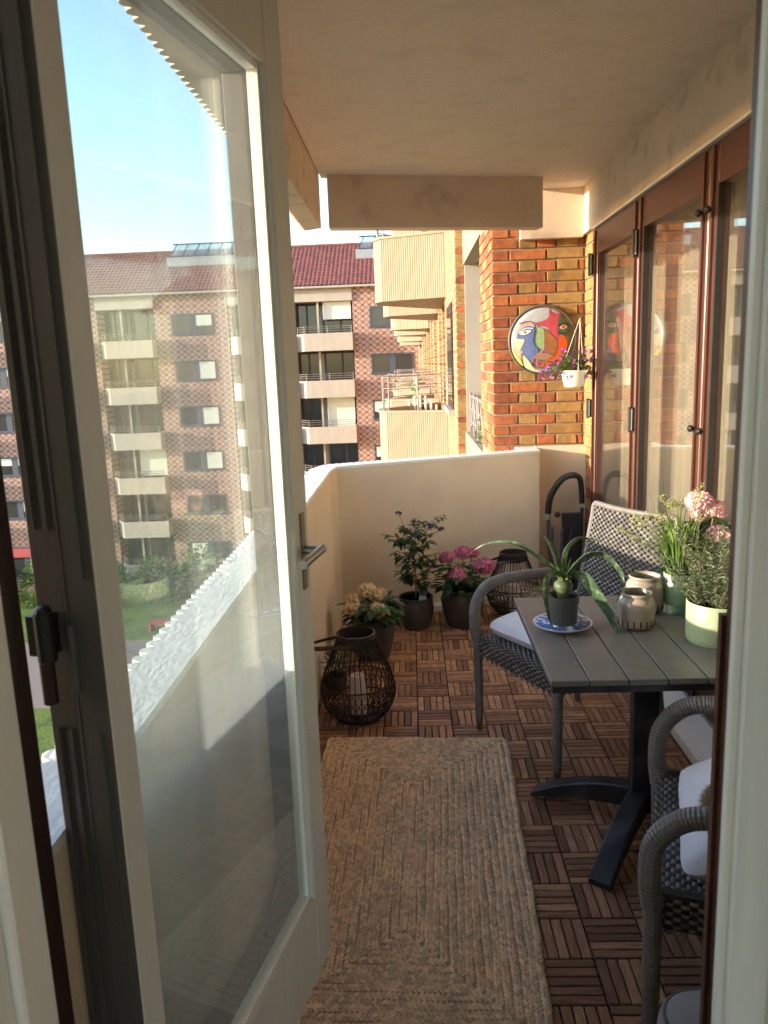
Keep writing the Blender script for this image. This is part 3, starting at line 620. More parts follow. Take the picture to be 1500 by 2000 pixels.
for (y, z0, z1) in ((4.04, 2.045, 2.165), (4.04, 1.175, 1.293), (4.04, .35, .46), (4.995, 2.057, 2.178), (4.995, 1.182, 1.294), (2.205, 2.05, 2.17), (2.205, 1.18, 1.29)):
    g = MB(); g.box((1.128, y - .028, z0), (1.152, y + .028, z1), bev=.004); g.tube([(1.128, y, z0 - .006), (1.128, y, z1 + .006)], .011, 10); part(g, 'hinge', BLACK, fd)
for y, z in ((3.17, 1.26), (3.08, 1.256), (3.17, 2.088), (3.08, 2.085)):
    g = MB(); g.lathe([(.006, 0), (.006, .014), (.013, .018), (.015, .026), (.010, .033), (0, .034)], 12); g.v = [(1.152 - q[2], y + q[0], z + q[1]) for q in g.v]; g.f = [tuple(reversed(f)) for f in g.f]; part(g, 'knob', BLACK, fd)
g = MB(); g.box((1.150, .87, .115), (1.20, 1.29, 2.318)); part(g, 'side_panel', BROWN, fd)
ws = thing('window_sill', 'white painted concrete sill under the folding glass doors', 'sill', (1.05, 3, 0))
g = MB(); g.add([(1.045, .86, 0), (1.22, .86, 0), (1.22, .86, .108), (1.15, .86, .10), (1.055, .86, .028), (1.045, 5.0, 0), (1.22, 5.0, 0), (1.22, 5.0, .108), (1.15, 5.0, .10), (1.055, 5.0, .028)],
    [(0, 1, 2, 3, 4), (9, 8, 7, 6, 5), (4, 3, 8, 9), (3, 2, 7, 8), (0, 4, 9, 5), (1, 6, 7, 2), (0, 5, 6, 1)]); part(g, 'sill_top', WHITEP, ws)
# curtains inside
for i, (ya, yb) in enumerate(((.9, 2.15), (2.2, 3.62), (3.66, 4.98))):
    g = MB(); n = 150
    top = []; bot = []
    for j in range(n + 1):
        y = ya + (yb - ya) * j / n; ph = y * 58 + 1.3 * sin(y * 7 + i); x = 1.335 + .022 * sin(ph) + .008 * sin(ph * .37)
        top.append((x, y, 2.33)); bot.append((x + .01 * sin(y * 9), y, .15))
    g.add(top + bot, [(j, j + 1, n + 2 + j, n + 1 + j) for j in range(n)])
    o = g.build('curtain', CURT, None, True); tag(o, ('pleated pale curtain behind the nearest glass leaves', 'pleated pale curtain behind the middle glass leaves', 'pleated pale curtain behind the far glass leaf next to the brick')[i], 'curtain', 'curtains behind the folding glass doors')
g = MB(); g.box((3.2, .86, -.2), (3.3, 5.3, 2.7)); g.box((1.41, 5.0, -.2), (3.2, 5.1, 2.7)); g.box((1.41, .80, -.2), (3.2, .86, 2.7)); tag(g.build('living_room_wall', ROOMW), kind='structure')
g = MB(); g.box((1.23, .86, -.1), (3.2, 5.0, .09)); tag(g.build('living_room_floor', ROOMF), kind='structure')
g = MB(); g.box((1.41, .86, 2.5), (3.2, 5.0, 2.6)); tag(g.build('living_room_ceiling', ROOMW), kind='structure')

# ------------------------------------------------------------------ room the camera stands in
g = MB(); g.box((-1.5, -3.4, -.1), (2.4, .84, .13)); tag(g.build('room_floor', ROOMF), kind='structure')
g = MB(); g.box((-1.5, -3.4, 2.55), (2.4, .60, 2.7)); tag(g.build('room_ceiling', ROOMW), kind='structure')
g = MB()
g.box((-1.5, -3.5, .13), (-1.1, -3.4, 2.55)); g.box((2.3, -3.5, .13), (2.4, -3.4, 2.55)); g.box((-1.1, -3.5, 2.35), (2.3, -3.4, 2.55)); g.box((2.4, -3.5, .13), (2.5, .6, 2.55))
g.box((-1.6, -3.5, .13), (-1.5, .6, 2.55))
tag(g.build('room_wall', ROOMW), kind='structure')
g = MB(); g.box((-1.6, .60, -.3), (-.581, .84, 2.9)); g.box((.40, .60, -.06), (2.5, .84, 2.9)); g.box((-.56, .60, 2.33), (.40, .84, 2.9)); tag(g.build('house_wall', BRW_X), kind='structure')
df = thing('door_frame', 'door frame in the foreground, white stepped profile inside and brown outside', 'door frame', (0, .7, .13))
g = MB()
g.box((-.60, .642, .13), (-.398, .70, 2.29), bev=.003); g.box((-.62, .60, .13), (-.408, .641, 2.31), bev=.003); g.box((-.64, .54, .13), (-.430, .599, 2.33), bev=.003)
part(g, 'left_jamb', WHITEP, df)
g = MB()
g.prism([(.294, .70), (.294, .689), (.3005, .688), (.3005, .677), (.3085, .675), (.335, .672), (.335, .655), (.36, .64), (.36, .50), (.54, .50), (.54, .70)], .13, 2.29)
part(g, 'right_jamb', WHITEP, df)
g = MB(); g.box((-.397, .60, 2.26), (.295, .70, 2.36)); part(g, 'head_jamb', WHITEP, df)
g = MB(); g.box((-.58, .75, .05), (-.458, .842, 2.34), bev=.003); g.box((-.58, .701, .05), (-.455, .749, 2.34)); part(g, 'left_outer_jamb', BROWND, df)
g = MB(); g.box((.348, .76, .05), (.47, .845, 2.34), bev=.003); g.box((.345, .701, .05), (.47, .759, 2.34)); g.box((.343, .842, .05), (.352, .852, 1.27)); part(g, 'right_outer_jamb', BROWN, df)
g = MB(); g.box((-.433, .703, 2.27), (.337, .84, 2.335)); part(g, 'outer_head', BROWN, df)
g = MB(); g.box((-.43, .56, .131), (.335, .86, .17)); part(g, 'threshold', TAUPE, df)

# ------------------------------------------------------------------ the open door
DA = R(90 - 12.683)
dr = thing('balcony_door', 'open white balcony door with one tall dusty glass pane and steel lever handle', 'door', (-.389, .888, .20), DA)
def dpart(mb, name, m_, parent=None, smooth=False): return mb.build(name, m_, parent or dr, smooth)
# local: x along the leaf, +y outward (left), z up; the face at y=0 is the room side
Wd, Hd = .735, 2.045
def ring(g, x0, x1, z0, z1, y0, y1, s0, s1, zb, zt_, bev=.004):
    g.box((x0, y0, z0), (x0 + s0, y1, z1), bev=bev); g.box((x1 - s1, y0, z0), (x1, y1, z1), bev=bev)
    g.box((x0 + s0, y0 + .0012, z0 + .001), (x1 - s1, y1 - .0012, z0 + zb)); g.box((x0 + s0, y0 + .0012, z1 - zt_), (x1 - s1, y1 - .0012, z1 - .001))
g = MB(); ring(g, 0, Wd, 0, Hd, 0, .040, .052, .085, .195, .138); dpart(g, 'inner_frame', DOORP)
g = MB(); ring(g, .051, Wd - .084, .194, Hd - .137, .012, .034, .012, .012, .012, .012, bev=0); dpart(g, 'glazing_bead', WHITEP)
g = MB(); ring(g, .002, Wd + .006, .002, Hd - .002, .046, .092, .060, .085, .19, .14); dpart(g, 'outer_frame', TAUPE)
g = MB()
for y0, y1 in ((.055, .062), (.074, .079)): g.box((-.004, y0, .05), (.004, y1, .92)); g.box((-.004, y0, 1.18), (.004, y1, Hd - .05))
g.box((-.003, .041, .02), (.003, .0455, Hd - .02)); g.box((-.0022, .0005, .001), (.0008, .0400, Hd - .001)); g.box((-.005, .012, .02), (-.002, .016, .92)); g.box((-.005, .012, 1.12), (-.002, .016, Hd - .02)); dpart(g, 'rebate_and_edge_shade', TAUPE)  # dark strip over the white leaf's hinge edge puts its shade into colour
g = MB(); g.box((.06, .019, .2), (Wd - .09, .023, Hd - .145)); dpart(g, 'glass_pane', GL_DOOR)
g = MB(); g.box((.06, .068, .2), (Wd - .09, .072, Hd - .145)); dpart(g, 'glass_pane', glass('outer_door_glass', dust=.012, f0=.05, tint=(.96, .985, .98)))
# steel lever on its long plate
g = MB(); g.box((Wd - .050, -.004, .90), (Wd - .027, .0005, 1.065), bev=.0018); plt = dpart(g, 'handle_plate', mat('bronze_plate', (.30, .25, .19), .4, metal=.8))
g = MB(); g.tube([(Wd - .038, -.003, .985), (Wd - .038, -.036, .985)], .009, 14); g.tube([(Wd - .038 + .010, -.040, .987), (Wd - .15, -.042, .983)], .0092, 16); g.build('lever', STEEL, plt, True); rad([o for o in bpy.data.objects if o.name.startswith('lever')][0])
g = MB()
for zc in (.97,): g.tube([(.010, .036, zc - .05), (.010, .036, zc + .05)], .0, 4, cap=False)
g = MB(); g.tube([(-.003, .040, .972), (-.003, .040, 1.06)], .0052, 12)
for z in (.995, 1.02, 1.04): g.lathe([(.0058, z), (.0058, z + .0015)], 12, c=(-.003, .040, 0))
dpart(g, 'coupling_hinge', TAUPE)
g = MB(); g.tube([(-.022, .062, 1.02), (-.022, .062, 1.080)], .0115, 14); g.blob((-.022, .062, 1.082), .011, .011, .008, 12, 6); g.box((-.022, .060, 1.024), (.004, .088, 1.075)); dpart(g, 'hinge', BLACK)
g = MB(); g.tube([(-.018, .068, .962), (-.018, .068, 1.016)], .009, 12); dpart(g, 'hinge_pin', BROWND)

# ------------------------------------------------------------------ deck tiles
fl = thing('deck_floor', None, None, (0, 3, -.06)); tag(fl, kind='structure')
g = MB(); g.prism([(-.479, .86), (1.044, .86), (1.044, 5.2), (.831, 5.2), (.831, 5.049), (-.45, 4.56)], -.055, -.012); part(g, 'tile_base', DECKBASE, fl)
X0, Y0, CE = -.0108, 3.5928, .15
slat_me = []
for k in range(4):
    g = MB(); g.box((-.0725, -.0128, -.016), (.0725, .0128, 0), bev=.002); me = bpy.data.meshes.new('deck_slat'); me.from_pydata(g.v, [], g.f); me.materials.append(WOOD); slat_me.append(me)
allsl = []
for i in range(-4, 8):
    for k in range(-11, 19):
        cx, cy_ = X0 + CE * (i + .5), Y0 - CE * (k + .5); hor = (i + k) % 2 == 0
        for j in range(5):
            off = (j - 2) * .0298; x, y = (cx, cy_ + off) if hor else (cx + off, cy_)
            if x < -.475 or x > 1.05 or y < .87: continue
            if x < .83 and y > 4.57 + (x + .455) * .377: continue
            if x >= .83 and y > 5.2: continue
            allsl.append((x, y, 0 if hor else pi / 2))
def rugged(x, y): return -.36 < x < .30 + (y - 1.6) * .05 and y < 2.98
vis = [s for s in allsl if not rugged(s[0], s[1]) and s[1] > 1.45 and (s[0] > -.1 or s[1] > 3)]
vis.sort(key=lambda s: s[1] + .3 * abs(s[0])); near = vis[:300]; ns = set(near)
for x, y, a in near:
    o = bpy.data.objects.new('deck_slat', random.choice(slat_me)); COL.objects.link(o); o.parent = fl
    o.location = (x, y - 3, .06 + random.uniform(-.001, .0005)); o.rotation_euler = (random.uniform(-.006, .006), 0, a + random.choice((0, pi)) + random.uniform(-.006, .006))
g = MB()
for s in allsl:
    if s in ns: continue
    x, y, a = s; M = Matrix.Translation((x, y, random.uniform(-.001, .0005))) @ Matrix.Rotation(a, 4, 'Z'); g.box((-.0725, -.0128, -.016), (.0725, .0128, 0), M)
o = part(g, 'deck_slats', WOODI, fl); o['kind'] = 'stuff'

# ------------------------------------------------------------------ braided jute rug
RA = R(-2.6); RW, RL = .757, 1.5; RC = Vector((-.050, 2.262, 0))
rg = MB(); pitch = .0228; lob = .0135
def lobe(c, d, ln, w, h):
    d = Vector((cos(d), sin(d), 0)); sd = Vector((-d.y, d.x, 0)); c = Vector(c)
    vs_ = [c - d * ln / 2 + Vector((0, 0, -.001)), c - d * ln * .22 - sd * w / 2, c + d * ln * .22 - sd * w / 2, c + d * ln / 2 + Vector((0, 0, -.001)), c + d * ln * .22 + sd * w / 2, c - d * ln * .22 + sd * w / 2,
           c - d * ln * .2 + Vector((0, 0, h)), c + d * ln * .2 + Vector((0, 0, h))]
    rg.add(vs_, [(0, 1, 6), (1, 2, 7, 6), (2, 3, 7), (3, 4, 7), (4, 5, 6, 7), (5, 0, 6)])
k = 0
while True:
    hx, hy = RW / 2 - pitch * (k + .5), RL / 2 - pitch * (k + .5)
    if hx < -.004: break
    hx = max(hx, .0005)
    cor = [(-hx, -hy), (hx, -hy), (hx, hy), (-hx, hy), (-hx, -hy)]
    for (ax, ay), (bx, by) in zip(cor[:-1], cor[1:]):
        L_ = math.hypot(bx - ax, by - ay); n = int(L_ / lob + .5); 
        if n < 1: continue
        dx, dy = (bx - ax) / L_, (by - ay) / L_; th = math.atan2(dy, dx)
        for i in range(n):
            for sgn in (-1, 1):
                t = (i + (.25 if sgn > 0 else .75)) * (L_ / n) ; wv = .0022 * sin(k * 1.7 + t * 9) + .0015 * sin(t * 31 + k * 2.3)
                px = ax + dx * t - dy * (sgn * pitch * .235 + wv); py = ay + dy * t + dx * (sgn * pitch * .235 + wv)
                lobe((px + random.uniform(-.0008, .0008), py + random.uniform(-.0008, .0008), .0075 + random.uniform(-.0012, .0012)), th + sgn * .58 + random.uniform(-.12, .12), .0225, .0098, .0078)
    k += 1
rt = thing('jute_rug', 'rectangular braided jute rug lying on the wooden deck tiles', 'rug', (RC.x, RC.y, .001), RA)
rg.build('braid', JUTE, rt)
g = MB(); g.box((-RW / 2 + .006, -RL / 2 + .006, 0), (RW / 2 - .006, RL / 2 - .006, .0085)); g.build('backing', mat('jute_backing', (.40, .29, .19), .95, var=.2, scale=40), rt)  # backing darker than the braid, putting groove shade into its colour

# ------------------------------------------------------------------ woven surfaces and wicker tubes
def weave(g, f, U, V, pitch, sp, amp=.0022, w=.46):
    """strands run along u over and under stakes spaced sp; f(u, v) -> (point, normal); U, V in metres"""
    nv = int(V / pitch); nu = int(U / sp)
    for r_ in range(nv):
        v = (r_ + .5) * pitch; st = []
        for i in range(2 * nu + 1):
            u = i * sp / 2; ph = (i / 2 + r_) * pi; a = amp * cos(ph)
            p, n = f(u, v - pitch * w); q, _ = f(u, v + pitch * w); c, _ = f(u, v); n = Vector(n)
            st.append((Vector(p) + n * (a - .0008), Vector(c) + n * (a + .0016), Vector(q) + n * (a - .0008)))
        vs_ = [p for s_ in st for p in s_]; k = len(st)
        for i in range(k):
            if cos((i / 2 + r_) * pi) < .5: continue
            seg = [st[i - 1] if i > 0 else None, st[i], st[i + 1] if i < k - 1 else None]; seg = [q_ for q_ in seg if q_]
            if len(seg) < 2: continue
            if len(seg) == 3: mid_ = seg[1]; seg = [seg[0], tuple(a_.lerp(b_, .6) + Vector(n) * amp * .55 for a_, b_ in zip(seg[0], mid_)), mid_, tuple(a_.lerp(b_, .4) + Vector(n) * amp * .55 for a_, b_ in zip(mid_, seg[2])), seg[2]]
            g.add([p for s_ in seg for p in s_], [(3 * q_ + b, 3 * q_ + 3 + b, 3 * q_ + 4 + b, 3 * q_ + 1 + b) for q_ in range(len(seg) - 1) for b in (0, 1)])
def wtube(g, path, r, step=.0062, wrapped=True, n=12):
    """tube wound with flat cane"""
    P = [Vector(p) for p in path]
    # resample finely with smoothing
    Q = []
    for i in range(len(P) - 1):
        p0 = P[max(i - 1, 0)]; p1 = P[i]; p2 = P[i + 1]; p3 = P[min(i + 2, len(P) - 1)]
        L_ = (p2 - p1).length; m_ = max(2, int(L_ / (step / 2)))
        for j in range(m_):
            t = j / m_; Q.append(.5 * ((2 * p1) + (-p0 + p2) * t + (2 * p0 - 5 * p1 + 4 * p2 - p3) * t * t + (-p0 + 3 * p1 - 3 * p2 + p3) * t ** 3))
    Q.append(P[-1]); T = [(Q[min(i + 1, len(Q) - 1)] - Q[max(i - 1, 0)]).normalized() for i in range(len(Q))]
    u = T[0].orthogonal().normalized(); vs_ = []; fs = []; rf = r if callable(r) else (lambda t: r)
    for i, p in enumerate(Q):
        u = (u - T[i] * u.dot(T[i])).normalized(); w = T[i].cross(u); rad_ = rf(i / len(Q))
        for j in range(n): a = 2 * pi * j / n; rr_ = rad_ * (1 + (.05 if i % 2 else -.03)); vs_.append(p + T[i] * (.0012 * sin(a)) + (u * cos(a) + w * sin(a)) * rr_)
    for i in range(len(Q) - 1):
        for j in range(n): k = (j + 1) % n; fs.append((i * n + j, i * n + k, (i + 1) * n + k, (i + 1) * n + j))
    g.add(vs_, fs)
def make_chair(label, loc, rz, lean=.10):
    t = thing('wicker_armchair', label, 'chair', loc, rz, 'grey wicker armchairs at the table')
    hw, hd = .245, .257
    # seat with its rounded front apron
    g = MB(); R_ = .045
    def fs_(u, v):
        x = -hw + u * 1.0; L1 = .075
        if v < L1: return Vector((x, -hd - .005, .335 + v)), (0, -1, 0)
        v2 = v - L1; arc = R_ * pi / 2
        if v2 < arc: a = v2 / R_; return Vector((x, -hd - .005 + R_ * (1 - cos(a)), .335 + L1 + R_ * sin(a) * .5)), (0, -cos(a), sin(a))
        v3 = v2 - arc; return Vector((x, -hd + R_ - .005 + v3, .335 + L1 + R_ * .5 - .012 * sin(min(1, v3 / .4) * pi) * sin(pi * u / .49))), (0, 0, 1)
    weave(g, fs_, .49, .57, .0108, .0165); g.build('seat', WICK, t)
    for s_ in (-1, 1):
        g = MB(); weave(g, lambda u, v: (Vector((s_ * (hw + .004), -hd + u, .335 + v)), (s_, 0, 0)), .50, .095, .0108, .0165); g.build('side_apron', WICK, t)
    g = MB(); g.box((-hw + .005, -hd + .006, .337), (hw - .005, hd - .01, .424)); g.build('seat_core', WICKD, t)
    # backrest
    g = MB(); zb, zt = .40, .925
    def fb_(u, v):
        z_ = zb + v; q = v / (zt - zb); wd = .235 - .01 * q; x = -wd + u / .47 * 2 * wd
        y = hd - .03 + lean * q ** 1.15 - .035 * (1 - (x / .24) ** 2) * (.3 + .7 * q) + .03
        return Vector((x, y, z_)), Vector((0, -1, .2)).normalized()
    weave(g, fb_, .47, .52, .0112, .0165, amp=.0026); g.build('backrest', WICK, t)
    g = MB(); weave(g, lambda u, v: (fb_(u, v)[0] + Vector((0, .016, 0)), (0, 1, 0)), .47, .52, .0112, .0165, amp=.0026); g.build('backrest_rear', WICK, t)
    g = MB()
    for i in range(12):
        for j in range(12):
            pass
    q0 = [fb_(.47 * i / 12, .52 * j / 12)[0] + Vector((0, .008, 0)) for j in range(13) for i in range(13)]
    g.add(q0, [(j * 13 + i, j * 13 + i + 1, (j + 1) * 13 + i + 1, (j + 1) * 13 + i) for j in range(12) for i in range(12)]); g.build('backrest_core', WICKD, t)
    rim = [fb_(0, .52 * j / 10)[0] + Vector((-.006, .008, 0)) for j in range(11)] + [fb_(.47 * i / 10, .52)[0] + Vector((0, .008, .006)) for i in range(1, 10)] + [fb_(.47, .52 * j / 10)[0] + Vector((.006, .008, 0)) for j in range(10, -1, -1)]
    g = MB(); wtube(g, rim, .012, step=.012); g.build('backrest_rim', WICK, t)
    for s_ in (-1, 1):
        x = s_ * (hw + .012)
        g = MB(); pth = [(x * 1.0, -hd - .0, .40), (x * 1.02, -hd - .008, .47), (x * 1.04, -hd + .0, .555), (x * 1.06, -hd + .045, .615), (x * 1.07, -hd + .11, .638), (x * 1.06, -hd + .24, .642), (x * 1.03, hd - .12, .632), (x * .97, hd - .0, .615)]
        wtube(g, pth, .0235, step=.0085); g.build('armrest', WICK, t)
        g = MB(); wtube(g, [(x * .99, -hd + .002, .045), (x * .995, -hd + .002, .22), (x, -hd, .40)], lambda q: .0165 + .004 * q, step=.0085); l1 = g.build('leg', WICK, t)
        g = MB(); g.tube([(x * .985, -hd + .002, 0.001), (x * .99, -hd + .002, .05)], lambda q: .012 + .004 * q, 12); g.build('leg_tip', STEEL, l1)
        g = MB(); wtube(g, [(x * .99, hd + .03, .045), (x * .97, hd + .01, .22), (x * .95, hd - .01, .41)], .0165, step=.0085); l1 = g.build('leg', WICK, t)
        g = MB(); g.tube([(x * .985, hd + .035, 0.001), (x * .99, hd + .03, .05)], .014, 12); g.build('leg_tip', STEEL, l1)
    return t
ch1 = make_chair('grey wicker armchair at the far side of the table, whole back in view', (.6015, 3.0065, 0), R(-60.6))
ch2 = copy_tree(ch1); ch2.location = (.812, 1.64, 0); ch2.rotation_euler = (0, 0, R(-108.9))
ch2['label'] = 'foreground grey wicker armchair cut off by the brown door frame at the right'
# seat cushions
def cushion_mesh(w, d, h, n=14, seed=1, crumple=.006):
    rr = random.Random(seed); g = MB(); top = []; bot = []
    for j in range(n + 1):
        for i in range(n + 1):
            u, v = 2 * i / n - 1, 2 * j / n - 1; e = max(0, 1 - abs(u) ** 3.2) * max(0, 1 - abs(v) ** 3.2); k = 1 - .05 * (1 - abs(v) ** 2) * abs(u) ** 6 - .10 * abs(u * v) ** 5
            k2 = 1 - .05 * (1 - abs(u) ** 2) * abs(v) ** 6 - .10 * abs(u * v) ** 5
            hh = h / 2 * e ** .42; cr_ = crumple * sin(5 * u + 3 * v + seed) * sin(4 * v - 2 * u) * e
            x, y = u * w / 2 * k, v * d / 2 * k2
            top.append((x, y, hh + cr_)); bot.append((x, y, -hh))
    m_ = n + 1; N_ = len(top); g.add(top + bot, [(j * m_ + i, j * m_ + i + 1, (j + 1) * m_ + i + 1, (j + 1) * m_ + i) for j in range(n) for i in range(n)] + [(N_ + j * m_ + i, N_ + (j + 1) * m_ + i, N_ + (j + 1) * m_ + i + 1, N_ + j * m_ + i + 1) for j in range(n) for i in range(n)])
    return g
c = cushion_mesh(.40, .42, .105, 24, 1, .006).build('cushion', CUSH, None, True); tag(c, 'white cushion with thin grey stripes lying on the seat of the far wicker armchair', 'cushion')
c.location = (.56, 3.05, .470); c.rotation_euler = (R(1), R(2), R(-60.6 + 8))
for dx in (-.045, -.030, .075):
    g = MB(); pts = []
    for i in range(13):
        v = -.19 + .38 * i / 12; u = dx * 2 / .42; vv = v * 2 / .42; e = max(0, 1 - abs(u) ** 3.2) * max(0, 1 - abs(vv) ** 3.2); pts.append((v, dx, 0.0525 * e ** .42 + .006 * sin(5 * vv + 3 * u + 1) * sin(4 * u - 2 * vv) * e + .0015))
    g.tube(pts, .0022, 5); g.build('stripe', mat('grey_stripe', (.25, .25, .3), .9), c)
def fur(name, label, loc, rz, sx, sy, sz, n, ln=.03, tilt=0):
    t = thing(name, label, 'fur throw', loc, rz); t.rotation_euler = (tilt, 0, rz); g = MB(); g.blob((0, 0, 0), sx, sy, sz, 16, 10); g.build('pelt', FURM, t, True)
    g = MB(); rr = random.Random(4)
    for _ in range(n):
        v = Vector((rr.gauss(0, 1), rr.gauss(0, 1), rr.gauss(0, 1))).normalized(); p = Vector((v.x * sx, v.y * sy, v.z * sz)); nn = Vector((v.x / sx, v.y / sy, v.z / sz)).normalized()
        d = (nn + Vector((rr.uniform(-.6, .6), rr.uniform(-.6, .6), rr.uniform(-.7, .2)))).normalized() * ln * rr.uniform(.6, 1.1); s_ = d.cross(nn); s_ = s_.normalized() * .0012 if s_.length > 1e-6 else Vector((.0012, 0, 0))
        g.add([p - s_, p + s_, p + d], [(0, 1, 2)])
    o = g.build('hair', FURM, t); o['kind'] = 'stuff'; return t
fur('fur_throw', 'small beige fur bundle behind the striped cushion on the far wicker armchair', (.56, 3.17, .535), R(-50), .11, .085, .06, 9000, .018)
c = cushion_mesh(.42, .42, .14, 24, 3, .013).build('cushion', CUSH, None, True); tag(c, 'plain white cushion leaning on the seat of the foreground wicker armchair', 'cushion')
c.location = (.80, 1.655, .515); c.rotation_euler = (R(4), R(-20), R(-19))
fur('fur_throw', 'beige fur patch lying on the plain white cushion of the foreground armchair', (.70, 1.575, .555), R(-18), .07, .085, .045, 9000, .020, R(8))
# padded stool in the bottom right corner
t = thing('padded_stool', 'stool with grey piped seat pad in the bottom right corner beside the brown door frame', 'stool', (.62, 1.03, 0), R(4))
def rrect(w, d, r, n=8):
    p = []
    for cx, cy_, a0 in ((w / 2 - r, d / 2 - r, 0), (-w / 2 + r, d / 2 - r, 90), (-w / 2 + r, -d / 2 + r, 180), (w / 2 - r, -d / 2 + r, 270)):
        for i in range(n + 1): a = R(a0 + 90 * i / n); p.append((cx + r * cos(a), cy_ + r * sin(a)))
    return p
g = MB(); lv = [(.0, .34), (.014, .352), (.016, .41), (.010, .432), (-.01, .445), (-.05, .452), (-.12, .455)]; n = None; vs_ = []; fs = []
for e, z in lv:
    p = rrect(.40 + 2 * e, .38 + 2 * e, max(.02, .06 + e)); n = len(p); vs_ += [(x, y, z) for x, y in p]
for i in range(len(lv) - 1): fs += [(i * n + j, i * n + (j + 1) % n, (i + 1) * n + (j + 1) % n, (i + 1) * n + j) for j in range(n)]
fs += [tuple(range(n - 1, -1, -1)), tuple((len(lv) - 1) * n + j for j in range(n))]; g.add(vs_, fs); g.build('seat_pad', GREYC, t, True)
for e, z in ((.004, .434), (.014, .345)):
    p = rrect(.40 + 2 * e, .38 + 2 * e, .06 + e); g = MB(); g.tube([(x, y, z) for x, y in p + p[:2]], .0042, 6); g.build('piping', mat('dark_piping', (.10, .095, .10), .8), t, True)
for x in (-.17, .17):
    for y in (-.16, .16): g = MB(); g.tube([(x, y, 0), (x * .95, y * .95, .345)], .014, 10); g.build('leg', ANTH, t)

# ------------------------------------------------------------------ table
tb = thing('bistro_table', 'square table with dark grey slatted top on a black pedestal with four curved feet', 'table', (.735, 2.385, 0))
x = -.373
for i in range(7):
    w = .1035; g = MB(); g.box((x, -.383, .672), (x + w, .383, .69), bev=.002); g.build('table_slat', TABLEM, tb); x += w + .0037
g = MB()
for a, b in (((-.368, -.378), (.368, -.362)), ((-.368, .362), (.368, .378)), ((-.368, -.361), (-.35, .361)), ((.35, -.361), (.368, .361)), ((-.349, -.02), (.349, .02))): g.box((a[0], a[1], .652), (b[0], b[1], .6715))
g.build('table_frame', ANTH, tb)
g = MB(); Mr = Matrix.Rotation(R(-8), 4, 'Z'); g.box((-.04, -.04, .10), (.04, .04, .655), Mr, bev=.004); g.box((-.12, -.12, .640), (.12, .12, .6515), Mr); g.build('column', ANTH, tb)
for k, a in enumerate((148, 236, 328, 56)):
    g = MB(); n = 14; L_ = .37; vs_ = []; fs = []; ca, sa = cos(R(a)), sin(R(a))
    for i in range(n + 1):
        s_ = i / n; d = .015 + L_ * s_; zt_ = .112 * (1 - s_ ** 2.0) + .022 + .01 * (1 - s_); zb_ = max(.006, .075 * (1 - s_ ** 1.7) - .004 + .008 * s_); w = .031 + .004 * s_
        for yy, zz in ((-w, zb_), (w, zb_), (w, zt_ - .004), (w - .006, zt_), (-w + .006, zt_), (-w, zt_ - .004)): vs_.append((ca * d - sa * yy, sa * d + ca * yy, zz))
    for i in range(n):
        for j in range(6): q = (j + 1) % 6; fs.append((i * 6 + j, (i + 1) * 6 + j, (i + 1) * 6 + q, i * 6 + q))
    fs += [(0, 1, 2, 3, 4, 5), tuple(n * 6 + j for j in (5, 4, 3, 2, 1, 0))]; g.add(vs_, fs); ft = g.build('foot', ANTH, tb)
    g = MB(); g.lathe([(.0, 0.0005), (.019, 0.0005), (.02, .006), (.0, .0065)], 14, c=(ca * .36, sa * .36, 0)); g.build('foot_pad', WHITEC if k == 0 else RUBBER, ft)
ZT = .6905
# aloe on its saucer
t = thing('saucer', 'white and blue patterned china saucer under the aloe pot', 'saucer', (.475, 2.425, ZT))
g = MB(); g.lathe([(0, 0), (.045, 0), (.05, .003), (.075, .010), (.094, .021), (.0955, .0235), (.0935, .0235), (.072, .0135), (.05, .007), (0, .0065)], 48); g.build('dish', SAUCW, t, True)
g = MB(); g.lathe([(.048, .0075), (.072, .0142), (.0885, .0222)], 48); g.build('glaze_pattern', SAUCB, t, True)
al = thing('aloe_plant', 'potted aloe with long arching leaves in a grey plastic pot', 'potted plant', (.475, 2.42, ZT + .0078))
g = MB(); g.lathe([(0, 0), (.042, 0), (.0455, .045), (.0475, .084), (.051, .084), (.0515, .108), (.049, .108), (.048, .09), (0, .09)], 32); rad(g.build('pot', PLASTIC, al, True))
g = MB(); g.lathe([(0, .094), (.047, .094)], 20); g.build('soil', SOIL, al)
g = MB(); rr = random.Random(2)
for _ in range(60): a, q = rr.uniform(0, 6.28), .045 * math.sqrt(rr.random()); g.blob((q * cos(a), q * sin(a), .097), rr.uniform(.004, .008), rr.uniform(.003, .007), rr.uniform(.003, .006), 5, 4, .2)
o = g.build('bark_chip', SOIL, al); o['kind'] = 'stuff'
